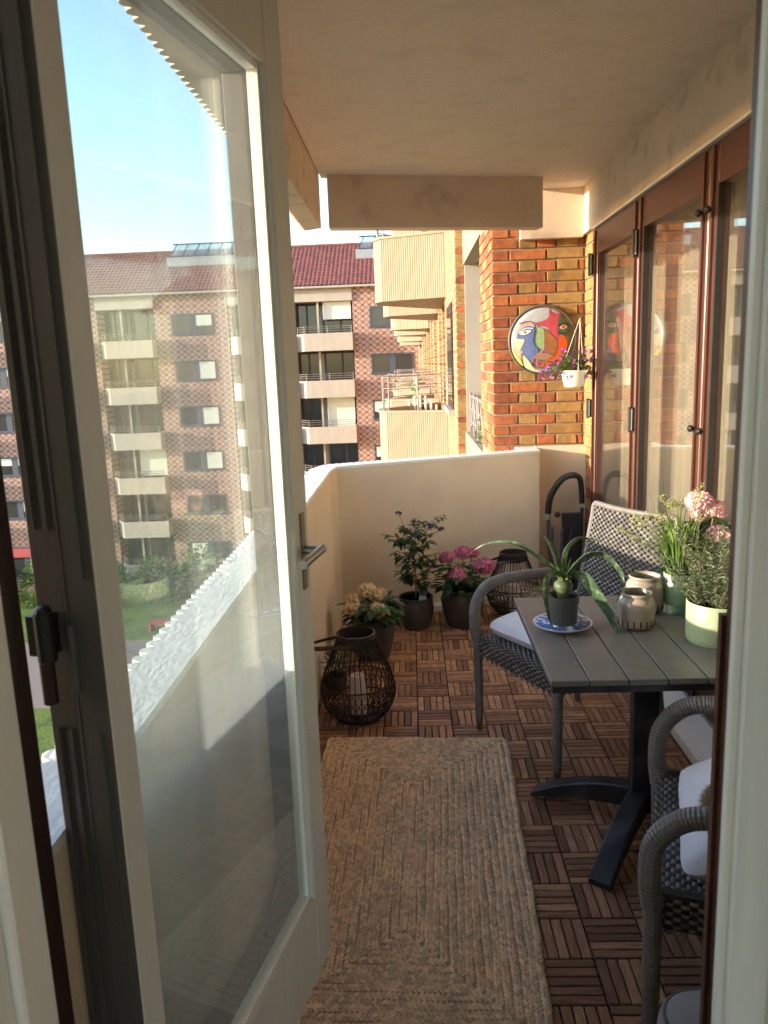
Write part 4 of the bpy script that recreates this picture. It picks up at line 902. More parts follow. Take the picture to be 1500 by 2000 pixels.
def strap(g, P, wmax, Dy, twist=0.0, fold=.45):
    """a fleshy tapering leaf along path P, channelled above"""
    P = [Vector(p) for p in P]; Q = []
    for i in range(len(P) - 1):
        p0 = P[max(i - 1, 0)]; p1 = P[i]; p2 = P[i + 1]; p3 = P[min(i + 2, len(P) - 1)]
        for j in range(5): t_ = j / 5; Q.append(.5 * ((2 * p1) + (-p0 + p2) * t_ + (2 * p0 - 5 * p1 + 4 * p2 - p3) * t_ * t_ + (-p0 + 3 * p1 - 3 * p2 + p3) * t_ ** 3))
    Q.append(P[-1]); n = len(Q); vs_ = []; fs = []; sd = Vector(Dy).normalized()
    for i, p in enumerate(Q):
        T = (Q[min(i + 1, n - 1)] - Q[max(i - 1, 0)]).normalized(); s_ = (sd - T * sd.dot(T)).normalized(); up = s_.cross(T); s_ = (s_ * cos(twist) + up * sin(twist)).normalized(); up = s_.cross(T)
        if i == 0 and up.z < 0 and abs(up.z) > .2: pass
        w = wmax * (1 - (i / (n - 1)) ** 1.5) * (.75 + .25 * min(1, 4 * i / n)) + .0008
        for a, b in ((-1, .35), (-.5, .02), (0, -.1), (.5, .02), (1, .35), (.55, -.28), (0, -.42), (-.55, -.28)): vs_.append(p + s_ * (a * w / 2) + up * (b * w * fold))
    for i in range(n - 1):
        for j in range(8): k = (j + 1) % 8; fs.append((i * 8 + j, i * 8 + k, (i + 1) * 8 + k, (i + 1) * 8 + j))
    g.add(vs_, fs)
LV = dict(A=([(.484, .866), (.445, .893), (.396, .93), (.347, .961), (.312, .971), (.267, .97), (.225, .957), (.2, .938)], .022, .06, (.3, 1, .35)),
  B=([(.477, .87), (.459, .903), (.448, .94), (.434, .973), (.42, .995), (.4, 1.01)], .030, .03, (.9, .4, .1)),
  C=([(.477, .877), (.483, .913), (.504, .945), (.539, .968), (.573, .969), (.629, .954)], .034, .10, (.3, 1, 0)),
  D=([(.487, .87), (.508, .902), (.539, .937), (.573, .947), (.605, .939), (.644, .898), (.658, .869), (.659, .825), (.636, .779)], .036, -.02, (.4, 1, .5)),
  E=([(.501, .873), (.533, .876), (.558, .842), (.597, .782), (.622, .733), (.641, .684), (.645, .645)], .050, -.05, (.55, 1, .2)),
  F=([(.47, .867), (.445, .884), (.417, .881), (.409, .846), (.412, .795), (.421, .746), (.436, .712)], .040, -.07, (.8, .6, 0)))
for nm, (P, w, dy, sd) in LV.items():
    g = MB(); n = len(P); strap(g, [(x - .475, dy * min(1, i / 2.5) * (1 if nm != 'A' else i / n * 2), z - (ZT + .0078)) for i, (x, z) in enumerate(P)], w, (0, 1, 0), {'A': .7, 'B': .9, 'C': .9, 'D': .8, 'E': 1.0, 'F': -.9}[nm], .35); rad(g.build('leaf', ALOE, al, True), 60)
g = MB(); rr = random.Random(8)
for _ in range(9):
    a = rr.uniform(0, 6.28); l = rr.uniform(.05, .085); strap(g, [(0.01 * cos(a), .01 * sin(a), .15), (.025 * cos(a), .025 * sin(a), .15 + l * .6), (.045 * cos(a), .045 * sin(a), .15 + l)], .014, (-sin(a), cos(a), 0))
g.build('young_leaf', LEAFG, al, True)
g = MB(); strap(g, [(-.03, -.02, .10), (-.075, -.02, .128), (-.10, -.02, .118), (-.117, -.02, .085)], .012, (0, 1, .3)); strap(g, [(-.07, -.02, .126), (-.11, -.03, .135)], .007, (0, 1, .3)); g.build('offshoot', LEAFG, al, True)
g = MB(); g.lathe([(.020, .092), (.019, .104), (.022, .118), (.031, .138), (.029, .148), (.018, .156), (0, .16)], 20); g.build('leaf_base', mat('pale_leaf_base', (.07, .10, .045), .5, var=.3, scale=40, hue_to=None), al, True)
# stoneware jars
def jar(label, loc, s):
    t = thing('stoneware_jar', label, 'jar', loc, random.uniform(0, 6), 'glazed stoneware jars on the table')
    g = MB(); prof = [(0, .001), (.040, 0), (.052, .006), (.0565, .016), (.058, .04), (.058, .07), (.056, .086), (.050, .097), (.0445, .101), (.0445, .104), (.048, .108), (.049, .113), (.0465, .1165), (.043, .114), (.042, .104), (.045, .09), (.05, .06), (.05, .012), (0, .01)]
    g.lathe([(r * s, z * s) for r, z in prof], 40); rad(g.build('body', JARM, t, True), 60)
    for k in range(18):
        a = 2 * pi * k / 18; g = MB(); M = Matrix.Rotation(a, 4, 'Z'); g.box((.0535 * s, -.0022 * s, .010 * s), (.0583 * s, .0022 * s, .034 * s), M @ Matrix.Rotation(0, 4, 'Y'), bev=.0008); g.build('slot', JARD, t)
    g = MB(); g.lathe([(.0425 * s, .1), (.030 * s, .085)], 20); g = MB(); g.lathe([(0, .07 * s), (.049 * s, .07 * s)], 24); g.build('sand', JARD, t)
jar('front stoneware jar with cut slots round its foot, nearest the aloe', (.712, 2.425, ZT), 1.02)
jar('rear stoneware jar half hidden behind the front jar', (.785, 2.585, ZT), 1.10)
# rosemary in pale green pot
t = thing('rosemary_plant', 'bushy rosemary in a large pale green pot at the right edge of the table', 'potted plant', (.915, 2.285, ZT))
g = MB(); g.lathe([(0, .001), (.082, 0), (.086, .004), (.088, .02), (.089, .125), (.0875, .128), (.084, .126), (.084, .10), (0, .10)], 48); rad(g.build('pot', GREENPOT, t, True))
g = MB(); g.lathe([(0, .108), (.084, .108)], 24); g.build('soil', SOIL, t)
gs, gn = MB(), MB(); rr = random.Random(21)
def needle(g, p, d, l, w):
    d = d.normalized(); s_ = d.cross(Vector((rr.uniform(-1, 1), rr.uniform(-1, 1), rr.uniform(-1, 1)))).normalized() * w; n_ = d.cross(s_).normalized() * w * .6
    g.add([p - s_, p + s_, p + d * l * .6 + s_ * .8 + n_ * .5, p + d * l, p + d * l * .6 - s_ * .8 + n_ * .5], [(0, 1, 2, 4), (4, 2, 3)])
for _ in range(64):
    a, q = rr.uniform(0, 6.28), .06 * math.sqrt(rr.random()); p = Vector((q * cos(a), q * sin(a), .10)); L_ = rr.uniform(.13, .27) * (1 if rr.random() < .8 else .7)
    d = Vector((cos(a) * q * 5.5, sin(a) * q * 5.5, 1)) + Vector((rr.uniform(-.35, .35), rr.uniform(-.35, .35), 0)); pts = [p.copy()]; n = 9
    for i in range(n): d = (d.normalized() + Vector((rr.uniform(-.14, .14), rr.uniform(-.14, .14), rr.uniform(-.12, .06)))).normalized(); p = p + d * L_ / n; pts.append(p.copy())
    gs.tube(pts, lambda u: .0016 * (1 - .6 * u), 4, cap=False)
    for i in range(int(L_ / .0026)):
        k = rr.uniform(.12, .999) * n; j = int(k); c = pts[j].lerp(pts[min(j + 1, n)], k - j); needle(gn, c, Vector((rr.gauss(0, 1), rr.gauss(0, 1), rr.uniform(-.1, 1.1))), rr.uniform(.013, .024), .0011)
gs.build('stem', STEM, t); o = gn.build('needles', ROSEM, t); o['kind'] = 'stuff'
# chives in a glass jar with green band
t = thing('flowering_herb', 'arching herb with pale seed stalks in a glass holder behind the rosemary', 'potted plant', (.895, 2.57, ZT))
g = MB(); g.lathe([(0, .03), (.042, .03), (.046, .034), (.049, .135), (.047, .137), (.044, .12), (0, .12)], 32); rad(g.build('pot', mat('light_green_enamel', (.45, .56, .40), .4, var=.05), t, True))
g = MB(); g.lathe([(0, .001), (.053, 0), (.055, .004), (.056, .10), (.0545, .10), (.0535, .006), (0, .005)], 32); rad(g.build('glass_holder', GL_JAR, t, True))
gn, gl = MB(), MB(); rr = random.Random(5)
for _ in range(150):
    a = rr.uniform(0, 6.28); q = rr.uniform(0, .035); p = Vector((q * cos(a), q * sin(a), .12)); o_ = rr.uniform(.03, .15); h = rr.uniform(.09, .22)
    if cos(a) * o_ > .12: o_ *= .5
    P = [p, p + Vector((cos(a) * o_ * .3, sin(a) * o_ * .3, h * .7)), p + Vector((cos(a) * o_ * .75, sin(a) * o_ * .75, h)), p + Vector((cos(a) * o_ * 1.1, sin(a) * o_ * 1.1, h * .93))]; strap(gn, P, rr.uniform(.004, .008), (-sin(a), cos(a), 0), fold=.2)
o = gn.build('blades', LEAFG, t); o['kind'] = 'stuff'
for ex, ez in ((-.186, 1.023), (-.156, 1.031), (-.12, 1.038), (-.09, 1.037), (-.042, 1.07), (-.025, 1.078), (.0, 1.077), (-.2, .98), (-.17, .955), (.03, 1.10), (.06, 1.12), (-.07, 1.09)):
    e = Vector((ex, rr.uniform(-.08, .02), ez - ZT)); P = [Vector((ex * .08, 0, .12)), Vector((ex * .4, e.y * .5, .12 + (e.z - .12) * .6)), Vector((ex * .75, e.y * .8, .12 + (e.z - .12) * .9)), e]; g = MB(); g.tube(P, .0013, 5)
    for k in range(22): p = P[2].lerp(e, rr.random()) if rr.random() < .8 else e; q = p + Vector((rr.uniform(-.014, .014), rr.uniform(-.014, .014), rr.uniform(-.004, .016))); g.tube([p, q], .0006, 3, cap=False); g.blob(q, .0026, .0026, .003, 5, 4)
    g.build('seed_stalk', mat('seed_stalk', (.30, .33, .13), .6, var=.2, island_var=.3, trans=.2), t)

def floret_head(g, c, r, n, size=.011, flat=.7, rr=random):
    for _ in range(n):
        v = Vector((rr.gauss(0, 1), rr.gauss(0, 1), rr.gauss(0, 1) * .9 + .25)).normalized(); p = Vector(c) + Vector((v.x * r, v.y * r, v.z * r * flat)) * rr.uniform(.86, 1.05); n_ = (v + Vector((rr.uniform(-.35, .35), rr.uniform(-.35, .35), rr.uniform(-.2, .3)))).normalized()
        a = n_.orthogonal().normalized(); b = n_.cross(a); ph = rr.uniform(0, 1.5); s_ = size * rr.uniform(.75, 1.15)
        vs_ = [p - n_ * s_ * .15]; fs = []
        for k in range(4):
            t0 = ph + k * pi / 2
            for dt, q, h in ((-.55, .7, .1), (0, 1.05, .28), (.55, .7, .1)): vs_.append(p + (a * cos(t0 + dt) + b * sin(t0 + dt)) * s_ * q + n_ * s_ * h)
            o = 1 + 3 * k; fs += [(0, o, o + 1), (0, o + 1, o + 2)]
        g.add(vs_, fs)
def hydrangea(label, loc, pot_r, pot_h, heads, m_, hr, n_leaf=110, name='hydrangea_plant', spread=.15, group=None, prof=None, leafcol=None, potm=None):
    t = thing(name, label, 'potted plant', loc, 0, group); rr = random.Random(int(pot_r * 9999)); r_, h = pot_r, pot_h
    g = MB(); g.lathe([(0, .001), (r_ * .74, 0), (r_ * .80, .008), (r_ * .97, h * .35), (r_ * 1.05, h * .62), (r_ * 1.0, h * .84), (r_ * .95, h * .90), (r_ * 1.0, h * .915), (r_ * .96, h * .935), (r_ * 1.01, h * .955), (r_ * 1.0, h), (r_ * .93, h), (r_ * .9, h * .9), (0, h * .9)], 44); rad(g.build('pot', potm or POTM, t, True), 50)
    g = MB(); g.lathe([(0, h * .93), (r_ * .92, h * .93)], 24); g.build('soil', SOIL, t)
    if heads:
        gl = MB(); gs = MB()
        for hx_, hy_, hz_, _ in heads: gs.tube([(hx_ * .2, hy_ * .2, h * .9), (hx_ * .8, hy_ * .8, h + (hz_ - h) * .6), (hx_, hy_, hz_)], .003, 5)
        top = max(q[2] for q in heads)
        for _ in range(n_leaf):
            a = rr.uniform(0, 6.28); q = spread * math.sqrt(rr.uniform(.05, 1)); z_ = h * .95 + (top - h - .02) * rr.uniform(0, .95) * (1 - .25 * (q / spread) ** 2)
            gl.leaf((q * .75 * cos(a), q * .75 * sin(a), z_), (cos(a), sin(a), rr.uniform(-.2, .5)), (0, 0, 1), rr.uniform(.06, .09), rr.uniform(.035, .05), .25, rr.uniform(.15, .5))
        gs.build('stem', STEM, t); o = gl.build('leaves', leafcol or LEAFD, t); o['kind'] = 'stuff'
        for hx_, hy_, hz_, s_ in heads:
            g = MB(); floret_head(g, (hx_, hy_, hz_), hr * s_, 190, rr=rr); g.blob((hx_, hy_, hz_), hr * s_ * .8, hr * s_ * .8, hr * s_ * .55, 10, 6); g.build('flower_head', m_, t)
    return t
# pale pink hydrangea behind the herb on the table
hydrangea('pale pink hydrangea on the table behind the rosemary, tallest of the table plants', (.985, 2.675, ZT), .07, .13, [(0.0, -.02, .365, 1.05), (.052, -.03, .345, .75), (.05, -.09, .262, 1.0), (.072, .0, .32, .7), (.02, .02, .315, .8)], PALEP, .043, 60, spread=.11, potm=GREENPOT)
# plants by the end wall
hydrangea('pink hydrangea in a tall dark pot against the end wall', (.275, 4.46, 0), .122, .232, [(.188 - .275, -.02, .425, .8), (.281 - .275, .02, .440, .95), (.240 - .275, -.09, .338, 1.0), (.403 - .275, -.05, .374, 1.12), (.34 - .275, .05, .43, .7)], PINK, .058, 120, spread=.17)
hydrangea('ochre and cream hydrangea in a dark pot just behind the large near lantern', (-.245, 3.98, 0), .115, .225, [(-.338 + .245, -.03, .335, .75), (-.34 + .245, -.08, .300, .9), (-.262 + .245, .0, .374, .95), (-.206 + .245, 0, .350, .9), (-.214 + .245, -.08, .285, 1.0)], OCHRE, .052, 150, spread=.165)
# upright flowering plant with its picture tag
t = hydrangea('upright leafy plant with dark purple flowers and a picture tag in its pot', (-.006, 4.44, 0), .103, .192, None, None, 0, name='purple_flowering_plant')
rr = random.Random(77); gs, gl = MB(), MB()
main = [Vector((0, 0, .16)), Vector((.005, 0, .30)), Vector((-.005, 0, .44)), Vector((.01, 0, .60))]; gs.tube(main, .0038, 6)
for _ in range(64):
    k = rr.uniform(.55, 2.98); j = int(k); p = main[j].lerp(main[j + 1], k - j); a = rr.uniform(0, 6.28); l = rr.uniform(.06, .17) * (.7 if p.z < .35 else 1); e = p + Vector((cos(a) * l, sin(a) * l * .8, l * rr.uniform(.1, .8))); e.z = min(e.z, .71); gs.tube([p, (p + e) / 2 + Vector((0, 0, .01)), e], .0016, 4)
    for q in range(9):
        c = p.lerp(e, rr.uniform(.35, 1.02)); b_ = a + rr.choice((-1, 1)) * rr.uniform(.3, 1.5); gl.leaf(c, (cos(b_), sin(b_), rr.uniform(-.35, .6)), (0, 0, 1), rr.uniform(.038, .062), rr.uniform(.018, .026), .2, rr.uniform(.1, .6))
o = gl.build('leaves', LEAFD, t); o['kind'] = 'stuff'
for hx_, hz_ in ((-.086, .70), (.161, .600), (.112, .378), (.10, .62)): gs.tube([main[2] if hz_ > .5 else main[1], ((main[2] if hz_ > .5 else main[1]) + Vector((hx_, -.02, hz_))) / 2 + Vector((0, 0, .03)), (hx_, -.02, hz_)], .0016, 5)
gs.build('stem', STEM, t)
for hx_, hz_ in ((-.086, .702), (.161, .600), (.112, .378), (.10, .62)):
    g = MB(); floret_head(g, (hx_, -.02, hz_), .017, 40, .008, rr=rr); g.build('flower_head', mat('dark_purple_floret', (.09, .02, .10), .6, island_var=.4, hue_to=(.16, .05, .20)), t)
g = MB(); M = Matrix.Translation((.036, -.055, .155)) @ Matrix.Rotation(R(8), 4, 'Y') @ Matrix.Rotation(R(-14), 4, 'X'); g.box((-.022, -.0008, 0), (.022, .0008, .11), M); tg = g.build('plant_tag', mat('printed_tag_pale', (.42, .50, .40), .5, var=.1, scale=20), t)
g = MB(); g.box((-.021, -.0018, .05), (.021, -.001, .109), M); g.build('tag_picture', mat('tag_print', (.10, .05, .17), .5, var=.6, scale=90, col2=(.25, .16, .40), c2scale=120), tg)
# small white-flowered plant behind the lantern
t = hydrangea('small plant with tiny white flowers against the left parapet behind the near lantern', (-.405, 3.52, 0), .055, .09, None, None, 0, name='white_flowering_plant')
gl = MB(); gw = MB()
for _ in range(120): a = rr.uniform(0, 6.28); q = rr.uniform(0, .05); c = Vector((q * cos(a), q * sin(a), .09 + rr.uniform(0, .13))); gl.leaf(c, (cos(a), sin(a), .5), (0, 0, 1), .03, .014)
for _ in range(26): a = rr.uniform(0, 6.28); q = rr.uniform(.02, .065); floret_head(gw, (q * cos(a), q * sin(a), .10 + rr.uniform(0, .14)), .004, 3, .007, rr=rr)
o = gl.build('leaves', LEAFD, t); o['kind'] = 'stuff'; o = gw.build('flowers', WHITEC, t); o['kind'] = 'stuff'

# ------------------------------------------------------------------ rattan lanterns with candles
def lantern(label, loc, s, n, hang):
    t = thing('rattan_lantern', label, 'lantern', loc, 0, 'dark rattan lanterns'); prof = [(.088, .008), (.118, .02), (.150, .06), (.168, .115), (.165, .165), (.146, .225), (.118, .29), (.095, .345), (.083, .385)]
    def pf(z_):
        for (r0, z0), (r1, z1) in zip(prof[:-1], prof[1:]):
            if z_ <= z1: k = (z_ - z0) / (z1 - z0); k = max(0, k); return r0 + (r1 - r0) * k
        return prof[-1][0]
    P0 = []
    for i in range(22): z_ = .008 + (.385 - .008) * i / 21; P0.append((pf(z_) * s, z_ * s))
    g = MB(); g.tube([(r, 0, z_) for r, z_ in P0], .0024, 5); src = g.build('rib', RIB, t)
    for k in range(1, n): inst(src, t, rot=(0, 0, 2 * pi * k / n))
    def hoop(z_, r, w, nm='hoop', par=None):
        g = MB(); g.tube([(r * cos(a), r * sin(a), z_ * s) for a in [2 * pi * j / 48 for j in range(50)]], w, 6, cap=False); return g.build(nm, RIB, t, True)
    for z_ in (.012, .075, .175): hoop(z_, pf(z_) * s, .0034)
    g = MB()
    for sg in (-1, 1):
        for k in range(n):
            a0 = 2 * pi * k / n; g.tube([(pf(z_) * s * 1.012 * cos(a0 + sg * (z_ - .01) * 3.6), pf(z_) * s * 1.012 * sin(a0 + sg * (z_ - .01) * 3.6), z_ * s) for z_ in [.012 + .165 * i / 9 for i in range(10)]], .0016, 4, cap=False)
    o = g.build('woven_lattice', RIB, t); o['kind'] = 'stuff'
    g = MB(); g.lathe([(.084 * s, .345 * s), (.0865 * s, .35 * s), (.0865 * s, .398 * s), (.080 * s, .400 * s), (.0795 * s, .35 * s)], 40); rad(g.build('collar', mat('dark_band', (.035, .026, .024), .4, var=.2), t, True))
    g = MB(); g.lathe([(0, .004), (.10 * s, .004), (.10 * s, .012), (0, .013)], 32); g.build('base_plate', RIB, t)
    g = MB(); ex, ez = hang; path = []
    for i in range(25):
        a = pi * i / 24; u = sin(a); path.append((ex * u * s, -.088 * cos(a) * s * (1 - .35 * u), (.365 + (ez - .365) * u) * s))
    g.tube(path, .011, 8, flat=.28); g.build('handle', LEATHER, t, True); return t
def candle(label, loc, r, h):
    t = thing('pillar_candle', label, 'candle', loc); g = MB(); g.lathe([(0, 0), (r, 0), (r, h - .006), (r - .003, h), (r * .6, h - .004), (0, h - .008)], 28); rad(g.build('wax', WAX, t, True)); g = MB(); g.tube([(0, 0, h - .008), (.001, 0, h + .006)], .001, 5); g.build('wick', BLACK, t)
lantern('large dark rattan lantern near the end of the rug, in front of the ochre hydrangea', (-.275, 3.245, .001), 1.0, 40, (-.24, .335))
candle('pale pillar candle inside the large near lantern', (-.275, 3.245, .0145), .036, .185)
lantern('dark rattan lantern by the end wall behind the far wicker armchair', (.605, 4.66, .001), .98, 40, (-.20, .32))
candle('pale pillar candle inside the lantern by the end wall', (.605, 4.66, .0145), .034, .17)

# ------------------------------------------------------------------ painted disc on the bricks
t = thing('painted_wall_disc', 'round painted wall relief with an abstract face on the red and yellow bricks', 'wall art', (.886, 5.285, 1.68)); DR = .228
def onface(g):  # local x right, local z up, facing -y
    return g
g = MB(); n = 64
prof = [(0, -.034), (.10, -.033), (.17, -.028), (.205, -.019), (.212, -.012)]
vs_ = [(0, -.034, 0)]; fs = []
for r, y in prof[1:]:
    for j in range(n): a = 2 * pi * j / n; vs_.append((r * cos(a), y, r * sin(a)))
for j in range(n): fs.append((0, 1 + (j + 1) % n, 1 + j)) if False else fs.append((0, 1 + j, 1 + (j + 1) % n))
for i in range(len(prof) - 2):
    for j in range(n): q = (j + 1) % n; fs.append((1 + i * n + j, 1 + (i + 1) * n + j, 1 + (i + 1) * n + q, 1 + i * n + q))
g.add(vs_, fs); g.build('relief', mat('paint_grey_blue', (.36, .38, .44), .5, var=.15, scale=14), t, True)
g = MB(); g.tube([(.219 * cos(2 * pi * j / 64), -.012, .219 * sin(2 * pi * j / 64)) for j in range(66)], .0095, 8, cap=False); g.build('rim', mat('rim_dark', (.09, .085, .08), .45, var=.3), t, True)
g = MB(); g.tube([(-.012, -.01, .222), (-.006, -.016, .236), (.006, -.016, .236), (.014, -.01, .222)], .003, 6); g.build('hanging_wire', mat('copper', (.4, .2, .12), .4), t)
def relief_y(x, z_):
    r = math.hypot(x, z_)
    for (r0, y0), (r1, y1) in zip(prof[:-1], prof[1:]):
        if r <= r1: return y0 + (y1 - y0) * (r - r0) / (r1 - r0)
    return -.012
from mathutils.geometry import tessellate_polygon
def patch(pts, col, lift, nm='painted_patch'):
    P = []
    for i in range(len(pts)):
        p0, p1, p2, p3 = [pts[(i + o) % len(pts)] for o in (-1, 0, 1, 2)]
        for j in range(4):
            u = j / 4; q = [.5 * ((2 * b) + (-a + c) * u + (2 * a - 5 * b + 4 * c - d) * u * u + (-a + 3 * b - 3 * c + d) * u ** 3) for a, b, c, d in zip(p0, p1, p2, p3)]
            x, z_ = (q[0] - 595) / 490 * .226, (605 - q[1]) / 490 * .226; r = math.hypot(x, z_)
            if r > .2105: x, z_ = x * .2105 / r, z_ * .2105 / r
            P.append((x, z_))
    import bmesh
    bm = bmesh.new(); vv = [bm.verts.new((x, 0, z_)) for x, z_ in P]
    try: f = bm.faces.new(vv)
    except ValueError: return
    bmesh.ops.triangulate(bm, faces=bm.faces[:]); 
    for _ in range(2): bmesh.ops.subdivide_edges(bm, edges=[e for e in bm.edges if e.calc_length() > .02], cuts=1, use_grid_fill=False); bmesh.ops.triangulate(bm, faces=bm.faces[:])
    for v in bm.verts: v.co.y = relief_y(v.co.x, v.co.z) - .0015 - lift * .0009
    me = bpy.data.meshes.new(nm); bm.to_mesh(me); bm.free(); o = bpy.data.objects.new(nm, me); me.materials.append(mat('paint_%d_%d_%d' % tuple(int(c * 99) for c in col), col, .5, var=.18, scale=25)); COL.objects.link(o); o.parent = t
patch([(700, 150), (860, 175), (970, 262), (860, 255), (805, 330), (800, 600), (740, 570), (650, 430), (510, 395), (500, 362), (640, 320), (690, 250)], (.46, .07, .10), 1)
patch([(815, 300), (880, 245), (980, 290), (1060, 420), (1085, 600), (1040, 780), (940, 870), (890, 890), (935, 720), (930, 600), (880, 545), (812, 530)], (.10, .11, .055), 2)
patch([(820, 552), (885, 552), (932, 620), (935, 720), (880, 850), (800, 950), (540, 980), (560, 925), (740, 845), (795, 765), (812, 650)], (.72, .09, .015), 3)
patch([(600, 450), (700, 520), (785, 620), (800, 720), (760, 800), (625, 775), (608, 600)], (.30, .12, .05), 4)
patch([(505, 430), (600, 460), (612, 600), (600, 752), (500, 700), (468, 600), (480, 500)], (.28, .40, .22), 5)
patch([(185, 600), (230, 420), (340, 345), (450, 362), (476, 425), (340, 392), (262, 450), (215, 560), (262, 780), (300, 985), (200, 850), (152, 700)], (.62, .36, .32), 1)
patch([(215, 570), (255, 470), (340, 408), (440, 405), (478, 460), (462, 610), (525, 755), (465, 830), (440, 900), (300, 790), (330, 600)], (.12, .18, .42), 3)
patch([(155, 722), (205, 790), (270, 865), (315, 985), (250, 930), (182, 830)], (.78, .55, .10), 4)
patch([(305, 800), (395, 900), (455, 990), (565, 1055), (400, 1055), (325, 950)], (.70, .58, .36), 5)
patch([(448, 855), (560, 762), (690, 800), (745, 835), (600, 905), (500, 985), (450, 930)], (.33, .19, .14), 5)
patch([(205, 600), (330, 592), (285, 700), (250, 745)], (.66, .58, .42), 5)
patch([(255, 505), (340, 462), (428, 470), (340, 522)], (.72, .74, .60), 6); patch([(318, 490), (340, 472), (362, 488), (340, 506)], (.08, .10, .2), 7)
patch([(825, 445), (880, 402), (945, 432), (885, 462)], (.60, .42, .28), 6); patch([(862, 432), (882, 412), (902, 432), (882, 452)], (.15, .06, .04), 7)
patch([(820, 490), (900, 522), (985, 465), (935, 535), (830, 532)], (.03, .05, .08), 6)
patch([(815, 400), (880, 375), (960, 400), (985, 440), (950, 415), (880, 392), (820, 425)], (.04, .03, .03), 6)
patch([(250, 480), (340, 425), (440, 430), (445, 445), (340, 442), (262, 495)], (.5, .58, .8), 6)
for ln in ([(480, 380), (478, 480), (455, 600), (480, 690), (560, 745), (610, 752)], [(250, 370), (340, 335), (430, 345), (480, 400)], [(470, 860), (450, 940), (510, 1000), (640, 985), (800, 960)], [(290, 790), (300, 900), (335, 1000)]):
    g = MB(); g.tube([((x - 595) / 490 * .226, relief_y((x - 595) / 490 * .226, (605 - z_) / 490 * .226) - .008, (605 - z_) / 490 * .226) for x, z_ in ln], .0035, 5, flat=.4); g.build('painted_outline', mat('paint_outline', (.05, .065, .09), .5), t)

# ------------------------------------------------------------------ hanging pot
hb = thing('hanging_flower_pot', 'small cream hanging pot with purple flowers in front of the yellow brick return', 'hanging pot', (1.03, 4.95, 1.378))
g = MB(); g.lathe([(0, .001), (.056, 0), (.062, .006), (.080, .088), (.084, .09), (.087, .102), (.083, .102), (.077, .086), (0, .085)], 36); rad(g.build('pot', WHITEC, hb, True))
for a in (.6, 2.7, 4.8): g = MB(); g.tube([(.083 * cos(a), .083 * sin(a), .098), (.035, .01, .42)], .0022, 5); g.build('cord', mat('pale_cord', (.62, .52, .46), .7), hb)
g = MB(); g.tube([(.035, .01, .415), (.06, .01, .44), (.10, .01, .445), (.128, .01, .44)], .0025, 6); g.build('hook', STEEL, hb)
gl, gs, gf = MB(), MB(), MB(); rr = random.Random(9); fl_ = []
for _ in range(80):
    a = rr.uniform(0, 6.28); lean_ = rr.uniform(.04, .15) * (1.5 if 2.3 < a < 4.2 else .8); h = rr.uniform(-.05, .13); p = Vector((.04 * cos(a), .04 * sin(a), .088)); q = Vector((cos(a) * lean_ + .02 * cos(a), sin(a) * lean_ * .7, .10 + h)); mid = (p + q) / 2 + Vector((0, 0, .035)); gs.tube([p, mid, q], .0012, 4)
    for k in range(9): c = mid.lerp(q, rr.uniform(-.5, 1.05)); gl.leaf(c, (rr.gauss(0, 1), rr.gauss(0, 1), rr.uniform(-.4, .8)), (0, 0, 1), rr.uniform(.02, .036), .014)
    if rr.random() < .75: fl_.append(q)
gs.build('stem', STEM, hb); o = gl.build('leaves', LEAFG, hb); o['kind'] = 'stuff'
for q in fl_: g = MB(); floret_head(g, q, .006, 5, .013, rr=rr); g.build('flower', PURPLE, hb)

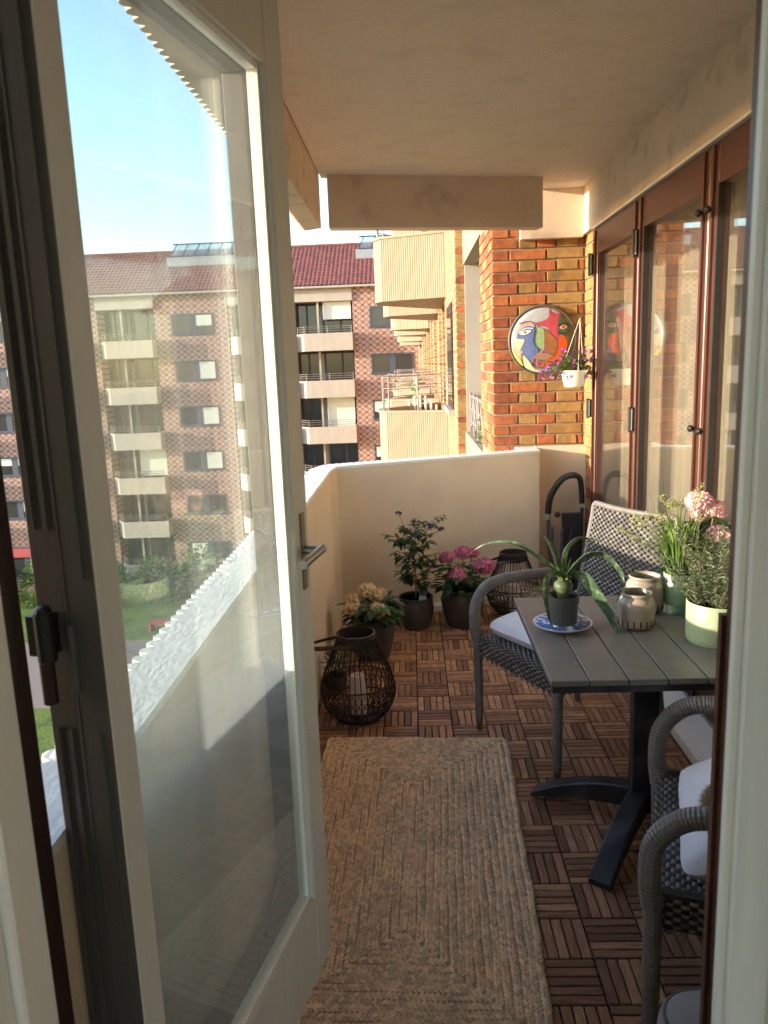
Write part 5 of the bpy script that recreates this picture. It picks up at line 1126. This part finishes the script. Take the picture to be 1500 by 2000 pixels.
# ------------------------------------------------------------------ folded pushchair-like handle in the far corner
t = thing('folded_pushchair', 'folded dark pushchair with arched rubber handle in the far right corner', 'pushchair', (1.0, 5.05, 0))
P = [(.905, .03), (.893, .42), (.889, .549), (.903, .669), (.962, .775), (1.03, .808), (1.085, .785), (1.105, .70), (1.112, .58), (1.10, .30), (1.06, .03)]
Q = [Vector((x - 1.0, -.02 + .03 * sin(i), z_)) for i, (x, z_) in enumerate(P)]
g = MB(); g.tube([Q[0], Q[1], Q[2]], .012, 10); g.tube([Q[8], Q[9], Q[10]], .012, 10); g.build('frame_tube', ANTH, t, True)
sm = []
for i in range(2, 8):
    for j in range(6):
        u = j / 6; a, b, c, d = Q[i - 1], Q[i], Q[i + 1], Q[min(i + 2, 10)]; sm.append(.5 * ((2 * b) + (-a + c) * u + (2 * a - 5 * b + 4 * c - d) * u * u + (-a + 3 * b - 3 * c + d) * u ** 3))
g = MB(); g.tube(sm, lambda u: .021 if u < .6 else .018, 12); g.build('handle_grip', RUBBER, t, True)
g = MB(); g.tube([Q[2] + Vector((0, 0, -.04)), Q[2] + Vector((0, 0, .01))], .02, 10); g.build('clamp', mat('grey_plastic', (.3, .3, .3), .4), t)
g = MB(); g.tube([(-.11, -.05, 0.01), (-.10, -.05, .47)], .016, 8); g.tube([(-.04, -.06, .012), (-.03, -.06, .45)], .009, 8); g.build('strut', mat('grey_violet_metal', (.12, .10, .13), .4, metal=.5), t)
g = MB(); g.prism([(-.04, -.03), (.09, -.03), (.09, .03), (-.04, .03)], .1, .545); g.v = [(x * (1.0 if z_ > .3 else .45) + (.03 if z_ < .3 else .02), y, z_) for x, y, z_ in g.v]; g.build('fabric_seat', mat('black_fabric', (.02, .019, .02), .9), t)
g = MB(); g.blob((-.06, -.05, .55), .02, .02, .02, 10, 8); g.build('joint_knob', RUBBER, t, True)
g = MB(); g.tube([(-.03, -.07, .20), (0, -.08, .32), (.03, -.07, .45)], .005, 6); g.build('strap', mat('purple_strap', (.06, .02, .07), .8), t)
for x in (-.11, .07): g = MB(); g.v, g.f = [], []; g.lathe([(.02, -.012), (.06, -.012), (.064, 0), (.06, .012), (.02, .012)], 24); g.v = [(x, q[0], q[1] + .065) if False else (q[2] + x, q[0], q[1] + .065) for q in g.v]; g.build('wheel', RUBBER, t)
